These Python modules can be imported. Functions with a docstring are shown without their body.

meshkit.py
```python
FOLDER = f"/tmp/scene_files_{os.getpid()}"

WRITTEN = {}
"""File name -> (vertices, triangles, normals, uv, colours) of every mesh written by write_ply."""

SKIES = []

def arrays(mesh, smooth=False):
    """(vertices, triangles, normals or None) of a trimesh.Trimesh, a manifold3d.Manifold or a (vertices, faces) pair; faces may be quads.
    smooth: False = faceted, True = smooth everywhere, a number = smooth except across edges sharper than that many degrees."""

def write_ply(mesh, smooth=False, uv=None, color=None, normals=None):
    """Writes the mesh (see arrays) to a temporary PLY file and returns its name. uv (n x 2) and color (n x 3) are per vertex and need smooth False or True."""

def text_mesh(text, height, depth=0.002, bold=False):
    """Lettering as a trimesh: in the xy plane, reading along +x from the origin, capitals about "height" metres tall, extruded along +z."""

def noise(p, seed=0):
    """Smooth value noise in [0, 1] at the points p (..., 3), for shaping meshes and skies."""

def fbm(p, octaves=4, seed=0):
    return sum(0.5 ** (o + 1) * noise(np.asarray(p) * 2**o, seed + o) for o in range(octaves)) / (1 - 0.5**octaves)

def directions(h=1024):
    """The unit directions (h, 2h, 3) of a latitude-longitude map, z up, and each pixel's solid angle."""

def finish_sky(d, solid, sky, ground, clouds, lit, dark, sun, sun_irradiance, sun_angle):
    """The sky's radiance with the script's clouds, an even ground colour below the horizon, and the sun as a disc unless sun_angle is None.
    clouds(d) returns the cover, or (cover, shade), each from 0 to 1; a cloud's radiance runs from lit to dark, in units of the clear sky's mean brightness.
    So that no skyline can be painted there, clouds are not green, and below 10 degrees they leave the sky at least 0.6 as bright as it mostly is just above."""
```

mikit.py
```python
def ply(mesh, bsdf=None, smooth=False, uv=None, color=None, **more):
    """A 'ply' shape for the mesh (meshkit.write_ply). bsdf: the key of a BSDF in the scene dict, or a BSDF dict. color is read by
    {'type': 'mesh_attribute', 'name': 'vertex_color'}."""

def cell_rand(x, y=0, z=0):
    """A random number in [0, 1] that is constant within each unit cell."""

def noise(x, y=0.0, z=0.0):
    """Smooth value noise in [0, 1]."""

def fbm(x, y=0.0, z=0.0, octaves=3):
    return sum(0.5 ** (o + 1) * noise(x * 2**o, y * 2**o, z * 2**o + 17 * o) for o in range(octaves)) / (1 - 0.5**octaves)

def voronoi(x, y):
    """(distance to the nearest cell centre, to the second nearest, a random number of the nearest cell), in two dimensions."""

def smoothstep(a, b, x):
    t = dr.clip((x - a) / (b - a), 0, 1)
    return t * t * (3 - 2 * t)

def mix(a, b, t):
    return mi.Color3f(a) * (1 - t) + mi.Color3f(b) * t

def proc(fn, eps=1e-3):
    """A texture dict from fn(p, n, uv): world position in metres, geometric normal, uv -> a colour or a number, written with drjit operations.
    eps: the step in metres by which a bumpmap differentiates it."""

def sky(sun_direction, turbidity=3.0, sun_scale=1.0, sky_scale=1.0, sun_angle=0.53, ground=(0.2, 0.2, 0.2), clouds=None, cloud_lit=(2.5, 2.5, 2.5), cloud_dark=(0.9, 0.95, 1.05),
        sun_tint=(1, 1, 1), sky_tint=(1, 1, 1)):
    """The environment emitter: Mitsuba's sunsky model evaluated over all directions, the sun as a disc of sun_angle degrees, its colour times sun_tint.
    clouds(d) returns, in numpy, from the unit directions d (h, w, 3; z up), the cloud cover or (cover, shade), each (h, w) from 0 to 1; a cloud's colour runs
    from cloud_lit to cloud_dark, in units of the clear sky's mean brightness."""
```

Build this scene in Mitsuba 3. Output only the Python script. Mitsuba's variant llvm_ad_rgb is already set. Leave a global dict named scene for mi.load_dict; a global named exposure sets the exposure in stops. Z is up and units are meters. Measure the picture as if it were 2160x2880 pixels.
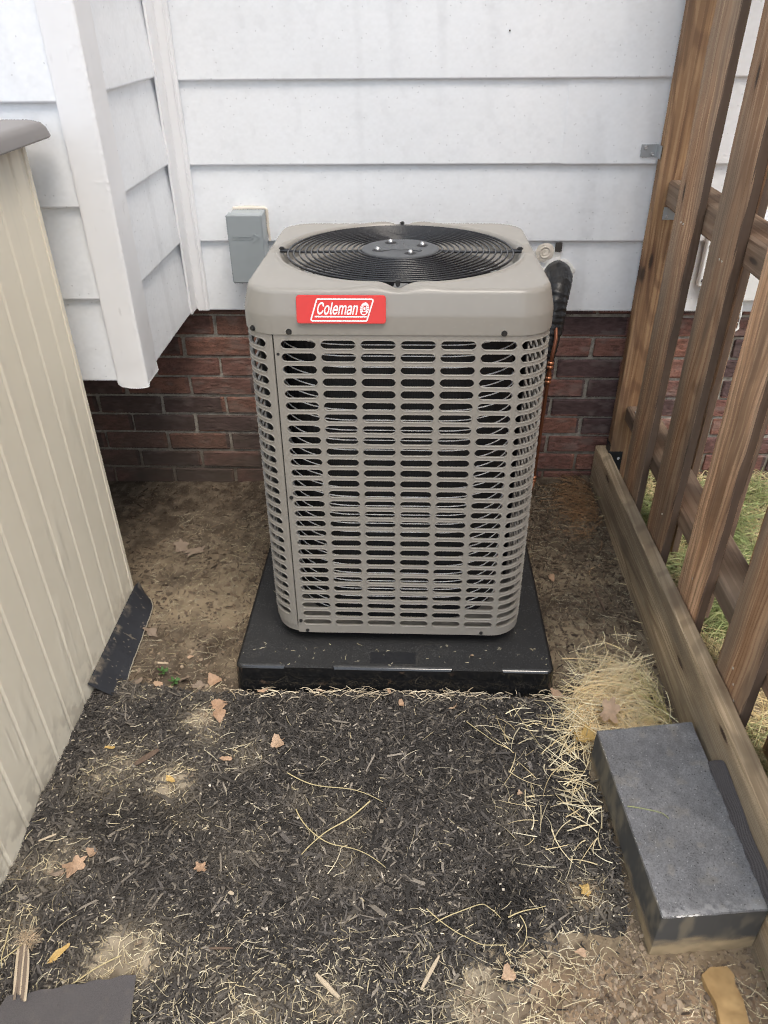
import math, random, numpy as np, trimesh, mitsuba as mi, drjit as dr
import shapely, shapely.geometry as sg, shapely.affinity as sa
from shapely.ops import unary_union
import mikit, meshkit
from mikit import proc, noise, fbm, voronoi, cell_rand, smoothstep, mix
T = mi.ScalarTransform4f
PI = math.pi
rng = np.random.default_rng(7)
random.seed(7)
scene, labels = {}, {}

# ------------------------------------------------------------------ camera, sky, exposure
CAM = np.array([0.0, -2.2362, 1.358])
PITCH, YAW, ROLL, FOCAL = 0.5901, -0.0380, -0.0099, 2128.92
_fw = np.array([math.sin(YAW) * math.cos(PITCH), math.cos(YAW) * math.cos(PITCH), -math.sin(PITCH)])
_rt = np.array([math.cos(YAW), -math.sin(YAW), 0.0])
_up = np.cross(_rt, _fw)
_u2 = -_rt * math.sin(ROLL) + _up * math.cos(ROLL)
scene['camera'] = {'type': 'perspective', 'fov': 2 * math.degrees(math.atan(1080 / FOCAL)), 'fov_axis': 'x',
                   'near_clip': 0.01, 'far_clip': 500.0,
                   'to_world': T().look_at(origin=CAM.tolist(), target=(CAM + _fw).tolist(), up=_u2.tolist())}
scene['sky'] = mikit.sky((0.20, -0.42, 0.90), turbidity=3, sun_scale=0.32, sun_angle=26, clouds=lambda d: 1.0, cloud_lit=(2.3, 2.5, 2.8), sun_tint=(.92, .98, 1.1))
exposure = 2.54


# ------------------------------------------------------------------ helpers
def numbered(name):
    if name not in scene and name not in labels and not any(k.startswith(name + '__') for k in scene):
        return name
    i = 1
    while True:
        n = f'{name}_{i:03d}'
        if n not in scene and n not in labels and not any(k.startswith(n + '__') for k in scene):
            return n
        i += 1


_cnt = {}


def quick(name):                       # numbering of pieces made in long loops
    i = _cnt.get(name, 0)
    _cnt[name] = i + 1
    return name if i == 0 else f'{name}_{i:03d}'


def tag(key, label=None, cat=None, group=None, kind=None):
    d = labels.setdefault(key, {})
    for k, v in (('label', label), ('category', cat), ('group', group), ('kind', kind)):
        if v:
            d[k] = v


def thing(name, label, cat, group=None):
    k = numbered(name)
    tag(k, label, cat, group)
    return k


def put(name, mesh, m, parent=None, smooth=False, tw=None, uv=None, color=None):
    key = (parent + '__' if parent else '') + name
    key = quick(key) if parent else numbered(key)
    d = mesh if isinstance(mesh, dict) else mikit.ply(mesh, m, smooth=smooth, uv=uv, color=color)
    d = dict(d)
    if tw is not None:
        d['to_world'] = tw
    scene[key] = d
    return key


def cat(ms):
    return trimesh.util.concatenate(ms)


def box(x0, x1, y0, y1, z0, z1, c=0.0):
    x0, x1 = min(x0, x1), max(x0, x1); y0, y1 = min(y0, y1), max(y0, y1); z0, z1 = min(z0, z1), max(z0, z1)
    if c <= 0:
        b = trimesh.creation.box((x1 - x0, y1 - y0, z1 - z0))
    else:
        X, Y, Z = (x1 - x0) / 2, (y1 - y0) / 2, (z1 - z0) / 2
        c = min(c, X * .9, Y * .9, Z * .9)
        pts = [(sx * (X - (a != 0) * c), sy * (Y - (a != 1) * c), sz * (Z - (a != 2) * c)) for sx in (-1, 1) for sy in (-1, 1) for sz in (-1, 1) for a in (0, 1, 2)]
        b = trimesh.convex.convex_hull(np.array(pts))
    b.apply_translation(((x0 + x1) / 2, (y0 + y1) / 2, (z0 + z1) / 2))
    return b


def tube(pts, r, sides=8, cap=True, closed=False):
    p = np.asarray(pts, float); n = len(p)
    r = np.broadcast_to(np.asarray(r, float), (n,))
    if closed:
        t = np.roll(p, -1, 0) - np.roll(p, 1, 0)
    else:
        t = np.gradient(p, axis=0)
    t /= np.linalg.norm(t, axis=1, keepdims=True) + 1e-12
    ref = np.array([0, 0, 1.0]) if abs(t[:, 2]).mean() < .8 else np.array([1.0, 0.1, 0])
    a = np.cross(t, ref); a /= np.linalg.norm(a, axis=1, keepdims=True) + 1e-12
    b = np.cross(t, a)
    ang = np.arange(sides) * 2 * PI / sides
    v = (p[:, None] + r[:, None, None] * (np.cos(ang)[None, :, None] * a[:, None] + np.sin(ang)[None, :, None] * b[:, None])).reshape(-1, 3)
    m = n if closed else n - 1
    f = []
    for i in range(m):
        k = (i + 1) % n
        for j in range(sides):
            q = (j + 1) % sides
            f += [(i * sides + j, i * sides + q, k * sides + q), (i * sides + j, k * sides + q, k * sides + j)]
    if cap and not closed:
        v = np.vstack([v, p[:1], p[-1:]])
        for j in range(sides):
            q = (j + 1) % sides
            f += [(n * sides, q, j), (n * sides + 1, (n - 1) * sides + j, (n - 1) * sides + q)]
    me = trimesh.Trimesh(v, f, process=False)
    me.fix_normals()
    return me


def spline(pts, n):
    p = np.asarray(pts, float)
    if len(p) == 2:
        return p[0] + (p[1] - p[0]) * np.linspace(0, 1, n)[:, None]
    d = np.r_[0, np.cumsum(np.linalg.norm(np.diff(p, axis=0), axis=1))]
    from scipy.interpolate import PchipInterpolator
    return PchipInterpolator(d, p)(np.linspace(0, d[-1], n))


def extrude(poly, h):
    return cat([trimesh.creation.extrude_polygon(g, h, engine='earcut') for g in getattr(poly, 'geoms', [poly]) if g.area > 1e-10])


def lathe(rz, n=48):
    p = np.asarray(rz, float)
    a = np.arange(n) * 2 * PI / n
    v = np.stack([p[:, None, 0] * np.cos(a), p[:, None, 0] * np.sin(a), np.broadcast_to(p[:, None, 1], (len(p), n))], -1).reshape(-1, 3)
    f = []
    for i in range(len(p) - 1):
        for j in range(n):
            q = (j + 1) % n
            f += [(i * n + j, i * n + q, (i + 1) * n + q), (i * n + j, (i + 1) * n + q, (i + 1) * n + j)]
    return trimesh.Trimesh(v, f, process=False)


def face_mesh(poly_mesh, origin, ex, ey):
    """A mesh modelled in xy with thickness along +z, stood up: x -> ex, y -> ey, z -> ex x ey."""
    ex, ey = np.array(ex, float), np.array(ey, float)
    ez = np.cross(ex, ey)
    m = poly_mesh.copy()
    m.vertices = np.asarray(origin, float) + m.vertices[:, :1] * ex + m.vertices[:, 1:2] * ey + m.vertices[:, 2:3] * ez
    return m


def grid_mesh(P):
    """(n, m, 3) points to a mesh"""
    n, m = P.shape[:2]
    i, j = np.meshgrid(np.arange(n - 1), np.arange(m - 1), indexing='ij')
    a = i * m + j
    q = np.stack([a, a + m, a + m + 1, a + 1], -1).reshape(-1, 4)
    return trimesh.Trimesh(P.reshape(-1, 3), np.vstack([q[:, [0, 1, 2]], q[:, [0, 2, 3]]]), process=False)


# ------------------------------------------------------------------ materials
def M(name, **k):
    scene[name] = {'type': 'twosided', 'bsdf': {'type': 'principled', **k}}
    return name


def MB(name, bump, scale=1.0, **k):
    scene[name] = {'type': 'twosided', 'bsdf': {'type': 'bumpmap', 'arbitrary': bump, 'scale': scale, 'nested': {'type': 'principled', **k}}}
    return name


def rgb(*c):
    return {'type': 'rgb', 'value': list(c)}


def f_siding(p, n, uv):
    a = fbm(p.x * 3 + p.y * 3, p.z * 3, 1.0)
    s = noise(p.x * 9 + p.y * 9, p.z * 0.8, 4.0)
    g = fbm(p.x * 130, p.y * 130, p.z * 130, 2)
    grime = smoothstep(.25, .62, p.x) * smoothstep(.35, .8, s) * .10
    streak = smoothstep(.6, .9, noise(p.x * 24 + p.y * 24, p.z * 1.3, 9.0)) * .05
    v1, v2, v3 = voronoi((p.x + p.y) * 46, p.z * 46)
    d = smoothstep(.10, .05, v1) * smoothstep(.80, .82, v3) * .16 + smoothstep(.55, .8, fbm(p.x * 40 + p.y * 40, p.z * 34, 2.0)) * .03
    v = .775 + .07 * (a - .5) + .06 * (g - .5) - d - streak
    return mix(mi.Color3f(v * .972, v * .992, v * 1.012), mi.Color3f(.47, .43, .38), grime)


def b_siding(p, n, uv):
    return .00035 * fbm(p.x * 75, p.y * 75, p.z * 75, 2) + .0012 * noise(p.x * 7, p.y * 7, p.z * 9)


MB('siding_paint', proc(b_siding, 1e-3), base_color=proc(f_siding), roughness=.42, specular=.45)


def f_trim(p, n, uv):
    a = fbm(p.x * 14, p.y * 14, p.z * 3)
    d = smoothstep(.72, .9, fbm(p.x * 60, p.y * 60, p.z * 18)) * .14
    v = .76 + .1 * (a - .5) - d * .8
    return mi.Color3f(v * .985, v * .985, v * .99)


def b_trim(p, n, uv):
    blister = smoothstep(.55, .8, fbm(p.x * 170, p.y * 170, p.z * 130, 2)) * smoothstep(-.672, -.655, p.x) * smoothstep(.62, .75, p.z)
    return .0007 * blister + .0005 * noise(p.x * 12, p.y * 12, p.z * 8)


MB('corner_paint', proc(b_trim, 8e-4), base_color=proc(f_trim), roughness=.38, specular=.5)
M('white_metal', base_color=rgb(.78, .78, .76), roughness=.4)


def f_brick(p, n, uv):
    row = dr.floor((p.z - .0374 + 1.0) / .0673)
    par = row - 2 * dr.floor(row / 2)
    col = dr.floor((p.x + .7076 + .107 * par + 20.0) / .2115)
    r1, r2 = cell_rand(row, col, 3), cell_rand(row, col, 8)
    c = mix(mi.Color3f(.20, .088, .070), mi.Color3f(.25, .125, .10), r2)
    c = mix(c, mi.Color3f(.115, .07, .068), smoothstep(.55, .75, r1))
    c = mix(c, mi.Color3f(.3, .14, .10), smoothstep(.28, .1, r1))
    g = fbm(p.x * 60, p.z * 160, p.y * 60, 3)
    sp = smoothstep(.55, .8, noise(p.x * 260, p.z * 330, p.y * 200))
    c = c * (.42 + .85 * g)
    c = mix(c, mi.Color3f(.07, .045, .04), sp * .35)
    dust = smoothstep(.5, .8, fbm(p.x * 22, p.z * 40, 5.0))
    c = mix(c, mi.Color3f(.33, .28, .25), dust * .3)
    mud_shade = (.30 + .7 * smoothstep(.42, .0, p.z)) * (.35 + .8 * fbm(p.x * 14, p.z * 20, 2.0))  # mud low down, plus painted shade over all courses at the bay side
    return mix(c, mi.Color3f(.085, .065, .05), mud_shade * smoothstep(.3, -.3, p.x))


def b_brick(p, n, uv):
    return .0036 * fbm(p.x * 55, p.z * 150, p.y * 80, 3) - .0016 * smoothstep(.6, .85, noise(p.x * 190, p.z * 240, p.y * 100))


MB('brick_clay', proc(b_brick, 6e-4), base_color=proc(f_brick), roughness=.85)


def f_mortar(p, n, uv):
    g = fbm(p.x * 90, p.z * 90, p.y * 90)
    c = mix(mi.Color3f(.24, .215, .18), mi.Color3f(.46, .43, .375), smoothstep(.3, .75, g) * .8)
    mud_shade = smoothstep(.22, .02, p.z)
    return mix(c, mi.Color3f(.13, .10, .07), mud_shade * .7)


MB('mortar', proc(lambda p, n, uv: .0025 * fbm(p.x * 120, p.z * 120, p.y * 120), 8e-4), base_color=proc(f_mortar), roughness=.95)


def f_paint(p, n, uv):
    g = fbm(p.x * 9, p.y * 9, p.z * 9)
    dust = smoothstep(.8, .94, noise(p.x * 190, p.y * 190, p.z * 190)) * .05
    v = 1.0 + .06 * (g - .5) + dust
    return mi.Color3f(.262 * v, .246 * v, .219 * v)


scene['unit_paint'] = {'type': 'twosided', 'bsdf': {'type': 'principled', 'base_color': proc(f_paint), 'roughness': .36, 'specular': .55, 'clearcoat': .25, 'clearcoat_gloss': .75}}
M('black_wire', base_color=rgb(.012, .012, .014), roughness=.28, specular=.6)
M('motor_grey', base_color=rgb(.06, .063, .067), roughness=.42)
M('fan_grey', base_color=rgb(.30, .305, .31), roughness=.45)
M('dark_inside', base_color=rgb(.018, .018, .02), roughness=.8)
M('bolt_steel', base_color=rgb(.6, .6, .6), metallic=1.0, roughness=.36)
M('screw_dark', base_color=rgb(.05, .05, .05), metallic=.7, roughness=.4)
M('bright_rod', base_color=rgb(.95, .95, .94), roughness=.35, specular=.6)
M('badge_red', base_color=rgb(.62, .035, .03), roughness=.35, specular=.5, clearcoat=.3)
M('badge_white', base_color=rgb(.82, .8, .79), roughness=.4)


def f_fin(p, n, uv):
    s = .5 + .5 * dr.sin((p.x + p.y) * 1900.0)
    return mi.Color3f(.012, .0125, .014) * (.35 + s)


M('coil_fin', base_color=proc(f_fin), roughness=.6)


def f_pad(p, n, uv):
    sp = smoothstep(.62, .9, noise(p.x * 480, p.y * 480, p.z * 480))
    d = smoothstep(.52, .8, fbm(p.x * 11, p.y * 11, p.z * 11)) * .35
    g = fbm(p.x * 200, p.y * 200, 3.0, 2)
    top = smoothstep(.6, .95, n.z)
    c = mix(mi.Color3f(.008, .0085, .0095), mi.Color3f(.07, .072, .075), sp * .4 * top)
    return mix(c, mi.Color3f(.13, .115, .09), d * smoothstep(.45, .7, g) * .5 * top)


def r_pad(p, n, uv):
    return .10 + .60 * smoothstep(.90, .98, n.z)


MB('pad_plastic', proc(lambda p, n, uv: .0006 * noise(p.x * 420, p.y * 420, p.z * 420) * smoothstep(.9, .99, n.z), 5e-4), base_color=proc(f_pad), roughness=proc(r_pad), specular=.9)
M('box_grey', base_color=rgb(.275, .305, .318), roughness=.38, specular=.5)
M('caulk', base_color=rgb(.66, .6, .51), roughness=.5)
M('caulk_white', base_color=rgb(.76, .74, .69), roughness=.55)
M('hole_dark', base_color=rgb(.05, .045, .04), roughness=.9)
M('tape_black', base_color=rgb(.011, .011, .012), roughness=.4, specular=.5)
M('copper', base_color=rgb(.62, .27, .15), metallic=1.0, roughness=.35)
M('copper_old', base_color=rgb(.20, .075, .04), metallic=.6, roughness=.4)
M('galvanised', base_color=rgb(.40, .42, .43), metallic=.55, roughness=.5)
M('bracket_black', base_color=rgb(.016, .017, .02), roughness=.4)


def wood(light, mid, dark, ax, wi, c0, seed, pitch=0.0, grey=0.0, wear=.5, edge=0.0):
    """Plain sawn grain along axis ax; wi is the axis across the board's face, c0 its middle, pitch the spacing of boards."""
    def local(p):
        q = (p.x, p.y, p.z)
        l, w = q[ax], q[wi] - c0
        k = dr.floor(w / pitch + .5) if pitch else mi.Float(0) * w
        return l, w - k * pitch if pitch else w, k, q[3 - ax - wi]

    def fn(p, n, uv):
        l, w, k, o = local(p)
        r1, r2, r3 = cell_rand(k, seed, 1), cell_rand(k, seed, 2), cell_rand(k, seed, 3)
        wl = (w + (r1 - .5) * .07) / .07
        warp = fbm(w * 13 + 7 * r2, l * 2.2 + 9 * r1, 2.0, 3)
        q = wl * wl * (1.6 + 1.6 * r3) + l * (1.1 + 1.2 * r2) * dr.select(r3 > .5, 1.0, -1.0) + 2.3 * warp
        ring = .5 + .5 * dr.sin(q * 11.0 + o * 60)
        ring = smoothstep(.55, 1.0, ring)
        fine = fbm(w * 150 + o * 200, l * 4 + 5 * r1, 6.0, 3)
        saw = noise(l * 95 + .6 * w * 95, w * 30, 2.0)
        kw, kl = w * 16 + 7 * r1, l * 4.2 + 5 * r2
        v1, v2, v3 = voronoi(kw, kl)
        knot = smoothstep(.13, .05, v1) * smoothstep(.80, .82, v3)
        halo = smoothstep(.34, .10, v1) * smoothstep(.80, .82, v3)
        c = mix(light, mid, smoothstep(.3, .62, fine))
        c = mix(c, dark, smoothstep(.60, .74, fbm(w * 130 + o * 120, l * 2.5 + 3 * r2, 3.0, 2)) * .38)
        c = mix(c, dark, ring * .45)
        c = mix(c, dark, halo * .5)
        c = c * (.96 + .08 * saw)
        c = mix(c, mi.Color3f(.05, .03, .02), knot * .9)
        c = mix(c, mi.Color3f(.19, .165, .13), (grey + .35 * smoothstep(.6, .9, r1)) * smoothstep(.3, .72, fbm(w * 13, l * 2.6 + 3 * r2, 9.0)))
        c = c * (.62 + .75 * r2)
        c = mix(c, mi.Color3f(.055, .042, .034), smoothstep(.55, .8, fbm(w * 12 + 3, l * 3.4 + 11 * r1, 4.0)) * wear)
        if edge:
            c = mix(c, mi.Color3f(.085, .06, .047), edge * smoothstep(.6, .9, dr.abs(n.y)))
        return c

    def bump(p, n, uv):
        l, w, k, o = local(p)
        return .0011 * fbm(w * 120 + o * 110, l * 4, 1.0, 2) + .0008 * noise(w * 60, l * 40, o * 60)
    return fn, bump


def MW(name, *a, **k):
    fn, b = wood(*a, **k)
    MB(name, proc(b, 8e-4), base_color=proc(fn), roughness=.75, specular=.3)


MW('picket_wood', (.56, .355, .215), (.41, .235, .13), (.19, .095, .05), 2, 1, -.316, 1182.0, pitch=.277, grey=.25, wear=.4, edge=.85)
MW('post_wood', (.40, .24, .125), (.28, .155, .078), (.11, .046, .026), 2, 0, .715, 11.0, grey=.1, wear=.3)
MW('rail_wood', (.42, .285, .195), (.30, .19, .12), (.16, .085, .05), 1, 2, .30, 6.0, pitch=.64, grey=.5, wear=.4)
MW('kick_wood', (.68, .53, .35), (.52, .39, .245), (.24, .17, .105), 1, 2, .08, 8.0, grey=.4, wear=.4)


def f_shed(p, n, uv):
    a = fbm(p.y * 5, p.z * 1.2, 3.0)
    w = fbm(p.y * 26, p.z * 2.2, 6.0, 2)
    line = smoothstep(.44, .5, w) * smoothstep(.56, .5, w) * smoothstep(.5, .62, noise(p.y * 11, p.z * 5, 2.0))
    dirt = smoothstep(.16, -.02, p.z) * smoothstep(.35, .7, fbm(p.y * 40, p.z * 40, 1.0)) * .45
    top_dark = smoothstep(1.02, 1.16, p.z) * (.35 + .65 * noise(p.y * 90, p.z * 4, 2.0)) * .6  # streaky darker tone towards the top of the wall
    c = mix(mi.Color3f(.75, .69, .555), mi.Color3f(.80, .74, .60), a)
    c = mix(c, mi.Color3f(.72, .67, .55), line * .35)
    c = mix(c, mi.Color3f(.16, .12, .08), dirt)
    return mix(c, mi.Color3f(.17, .155, .13), top_dark)


def b_shed(p, n, uv):
    w = fbm(p.y * 26, p.z * 2.2, 6.0, 2)
    line = smoothstep(.44, .5, w) * smoothstep(.56, .5, w) * smoothstep(.5, .62, noise(p.y * 11, p.z * 5, 2.0))
    return .0012 * line + .0005 * noise(p.y * 60, p.z * 9, 4.0)


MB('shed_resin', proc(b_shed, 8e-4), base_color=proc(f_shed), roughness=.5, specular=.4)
M('lid_resin', base_color=rgb(.185, .172, .165), roughness=.42)


def f_skirt(p, n, uv):
    d = smoothstep(.5, .8, fbm(p.x * 60, p.y * 60, 1.0)) * smoothstep(-.72, -.74, p.x)
    s = smoothstep(.84, .92, noise(p.x * 150, p.y * 150, 3.0)) * .5
    return mix(mi.Color3f(.028, .03, .036), mi.Color3f(.2, .17, .13), dr.minimum(d * .8 + s, 1.0))


M('skirt_plastic', base_color=proc(f_skirt), roughness=.45)
M('skirt_edge', base_color=rgb(.33, .30, .24), roughness=.6)


def f_block(p, n, uv):
    g = fbm(p.x * 34, p.y * 34, p.z * 34, 3)
    w = smoothstep(.5, .78, fbm(p.x * 28, p.y * 28, p.z * 16 + 4, 4)) * .6
    sp = mi.Float(0)
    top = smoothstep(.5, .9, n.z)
    grit = noise(p.x * 520, p.y * 520, p.z * 520)
    c = mi.Color3f(.205, .206, .214) * (.55 + .7 * g) * (.75 + .5 * grit)
    scuff = smoothstep(.60, .7, fbm(p.x * 12, p.y * 60, 3.0, 3)) * smoothstep(.5, .7, noise(p.x * 9, p.y * 9, 1.0))
    c = mix(c, mi.Color3f(.36, .36, .36), w * .25 * top + scuff * .35)
    c = mix(c, mi.Color3f(.33, .29, .22), smoothstep(.58, .8, fbm(p.x * 45, p.y * 45, 6.0, 3)) * .2)
    c = mix(c, mi.Color3f(.42, .42, .42), smoothstep(-1.51, -1.545, p.y) * smoothstep(.4, .7, fbm(p.x * 90, p.y * 90, 2.0)) * .5)
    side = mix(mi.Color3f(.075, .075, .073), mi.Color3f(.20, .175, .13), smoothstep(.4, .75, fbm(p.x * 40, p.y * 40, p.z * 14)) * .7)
    mud_shade = smoothstep(.036, -.006, p.z + .055 * (fbm(p.x * 26, p.y * 26, p.z * 40, 4) - .5))
    side = mix(side, mi.Color3f(.34, .265, .165) * (.6 + .8 * g), mud_shade * .95)
    v1, v2, v3 = voronoi(p.x * 120 + p.z * 60, p.y * 120 + p.z * 90)
    c = c * (1 - .5 * smoothstep(.2, .1, v1) * smoothstep(.8, .85, v3))
    c = mix(c, mi.Color3f(.5, .5, .5), smoothstep(.16, .08, v1) * smoothstep(.12, .1, v3) * .6)
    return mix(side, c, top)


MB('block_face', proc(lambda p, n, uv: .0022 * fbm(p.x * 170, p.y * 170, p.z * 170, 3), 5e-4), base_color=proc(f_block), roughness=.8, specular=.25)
M('chip_white', base_color=rgb(.62, .61, .58), roughness=.8)


def f_fabric(p, n, uv):
    a, b = dr.sin((p.x + p.y) * 2100.0), dr.sin((p.x - p.y) * 2100.0)
    d = smoothstep(.6, .85, fbm(p.x * 50, p.y * 50, p.z * 50)) * .3
    c = mi.Color3f(.125, .116, .12) * (.8 + .35 * a * b)
    return mix(c, mi.Color3f(.17, .15, .13), d)


MB('weed_fabric', proc(lambda p, n, uv: .0004 * dr.sin((p.x + p.y) * 2100.0) * dr.sin((p.x - p.y) * 2100.0), 3e-4), base_color=proc(f_fabric), roughness=.6)


def f_soil(p, n, uv):
    g = fbm(p.x * 30, p.y * 30, 1.0, 4)
    m = fbm(p.x * 6, p.y * 6, 7.0, 3)
    f = noise(p.x * 330, p.y * 330, 2.0)
    c = mix(mi.Color3f(.066, .050, .036), mi.Color3f(.15, .120, .088), smoothstep(.3, .72, g))
    dry = smoothstep(.25, -.35, p.y + .35 + .5 * (m - .5)) * smoothstep(.35, .75, m + .12)
    c = mix(c, mi.Color3f(.31, .245, .165), dry * .75)
    c = mix(c, mi.Color3f(.36, .31, .235) * (.6 + .8 * g), smoothstep(-.96, -1.05, p.y) * smoothstep(.35, .2, p.x) * .8)
    near = smoothstep(-1.53, -1.62, p.y) * smoothstep(.12, .26, p.x)
    c = mix(c, mi.Color3f(.26, .18, .115) * (.45 + 1.1 * g), near * .8)
    c = mix(c, mi.Color3f(.42, .35, .25), smoothstep(.82, .95, f) * .35)
    pile = smoothstep(.55, .7, noise(p.x * 45, p.y * 45, 5.0))
    return mix(c, mi.Color3f(.05, .037, .028), pile * .35)


MB('soil', proc(lambda p, n, uv: .005 * fbm(p.x * 45, p.y * 45, p.z * 45, 4) + .0018 * noise(p.x * 310, p.y * 310, 1.0), 8e-4), base_color=proc(f_soil), roughness=.95, specular=.2)
M('mulch_bed', base_color=rgb(.065, .056, .048), roughness=.95)
scene['chip_wood'] = {'type': 'twosided', 'bsdf': {'type': 'principled', 'base_color': {'type': 'mesh_attribute', 'name': 'vertex_color'}, 'roughness': .7, 'specular': .3}}
scene['straw_blade'] = {'type': 'twosided', 'bsdf': {'type': 'principled', 'base_color': {'type': 'mesh_attribute', 'name': 'vertex_color'}, 'roughness': .55, 'specular': .3}}


def f_leaf(p, n, uv):
    g = fbm(p.x * 90, p.y * 90, p.z * 90)
    r = noise(p.x * 9, p.y * 9, 3.0)
    c = mix(mi.Color3f(.40, .25, .155), mi.Color3f(.47, .34, .235), r)
    return c * (.7 + .6 * g)


M('leaf_tan', base_color=proc(f_leaf), roughness=.65)
M('leaf_yellow', base_color=rgb(.50, .34, .12), roughness=.6)
M('leaf_grey', base_color=rgb(.24, .185, .14), roughness=.7)
M('leaf_green', base_color=rgb(.06, .13, .035), roughness=.5)
M('splinter', base_color=rgb(.52, .43, .31), roughness=.7)
M('twig_brown', base_color=rgb(.13, .09, .065), roughness=.8)
M('bark_grey', base_color=rgb(.20, .155, .12), roughness=.85)
M('straw_stem', base_color=rgb(.58, .49, .27), roughness=.5)
M('green_stem', base_color=rgb(.42, .44, .17), roughness=.5)


def f_stone(p, n, uv):
    g = fbm(p.x * 60, p.y * 60, p.z * 60, 3)
    return mix(mi.Color3f(.28, .17, .07), mi.Color3f(.50, .34, .16), g)


MB('stone_tan', proc(lambda p, n, uv: .003 * fbm(p.x * 70, p.y * 70, p.z * 70), 1e-3), base_color=proc(f_stone), roughness=.85)


# ------------------------------------------------------------------ ground
def gh(x, y):
    """height of the ground"""
    x, y = np.asarray(x, float), np.asarray(y, float)
    p = np.stack([x, y, 0 * x], -1)
    t = np.clip((y + .75) / .5, 0, 1)
    h = .026 * np.clip(x, -1.2, 1.3) * t * t * (3 - 2 * t)
    h = h + .012 * (meshkit.fbm(p * 5, 3, 1) - .5) + .009 * (meshkit.fbm(p * 24, 3, 2) - .5) + .0055 * (meshkit.fbm(p * 75, 2, 6) - .5)
    # soil banked against the concrete block
    d = np.maximum(np.abs(x - .515) - .12, np.abs(y + 1.36) - .225)
    h = h - .030 * np.clip((-1.44 - y) / .10, 0, 1) * np.clip((x - .33) / .07, 0, 1) + .008 * np.exp(-np.clip(d, 0, 1) / .02)
    near = (np.abs(x) < 3) & (y > -4) & (y < 1)
    return np.where(near, h, 0.0)


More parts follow.
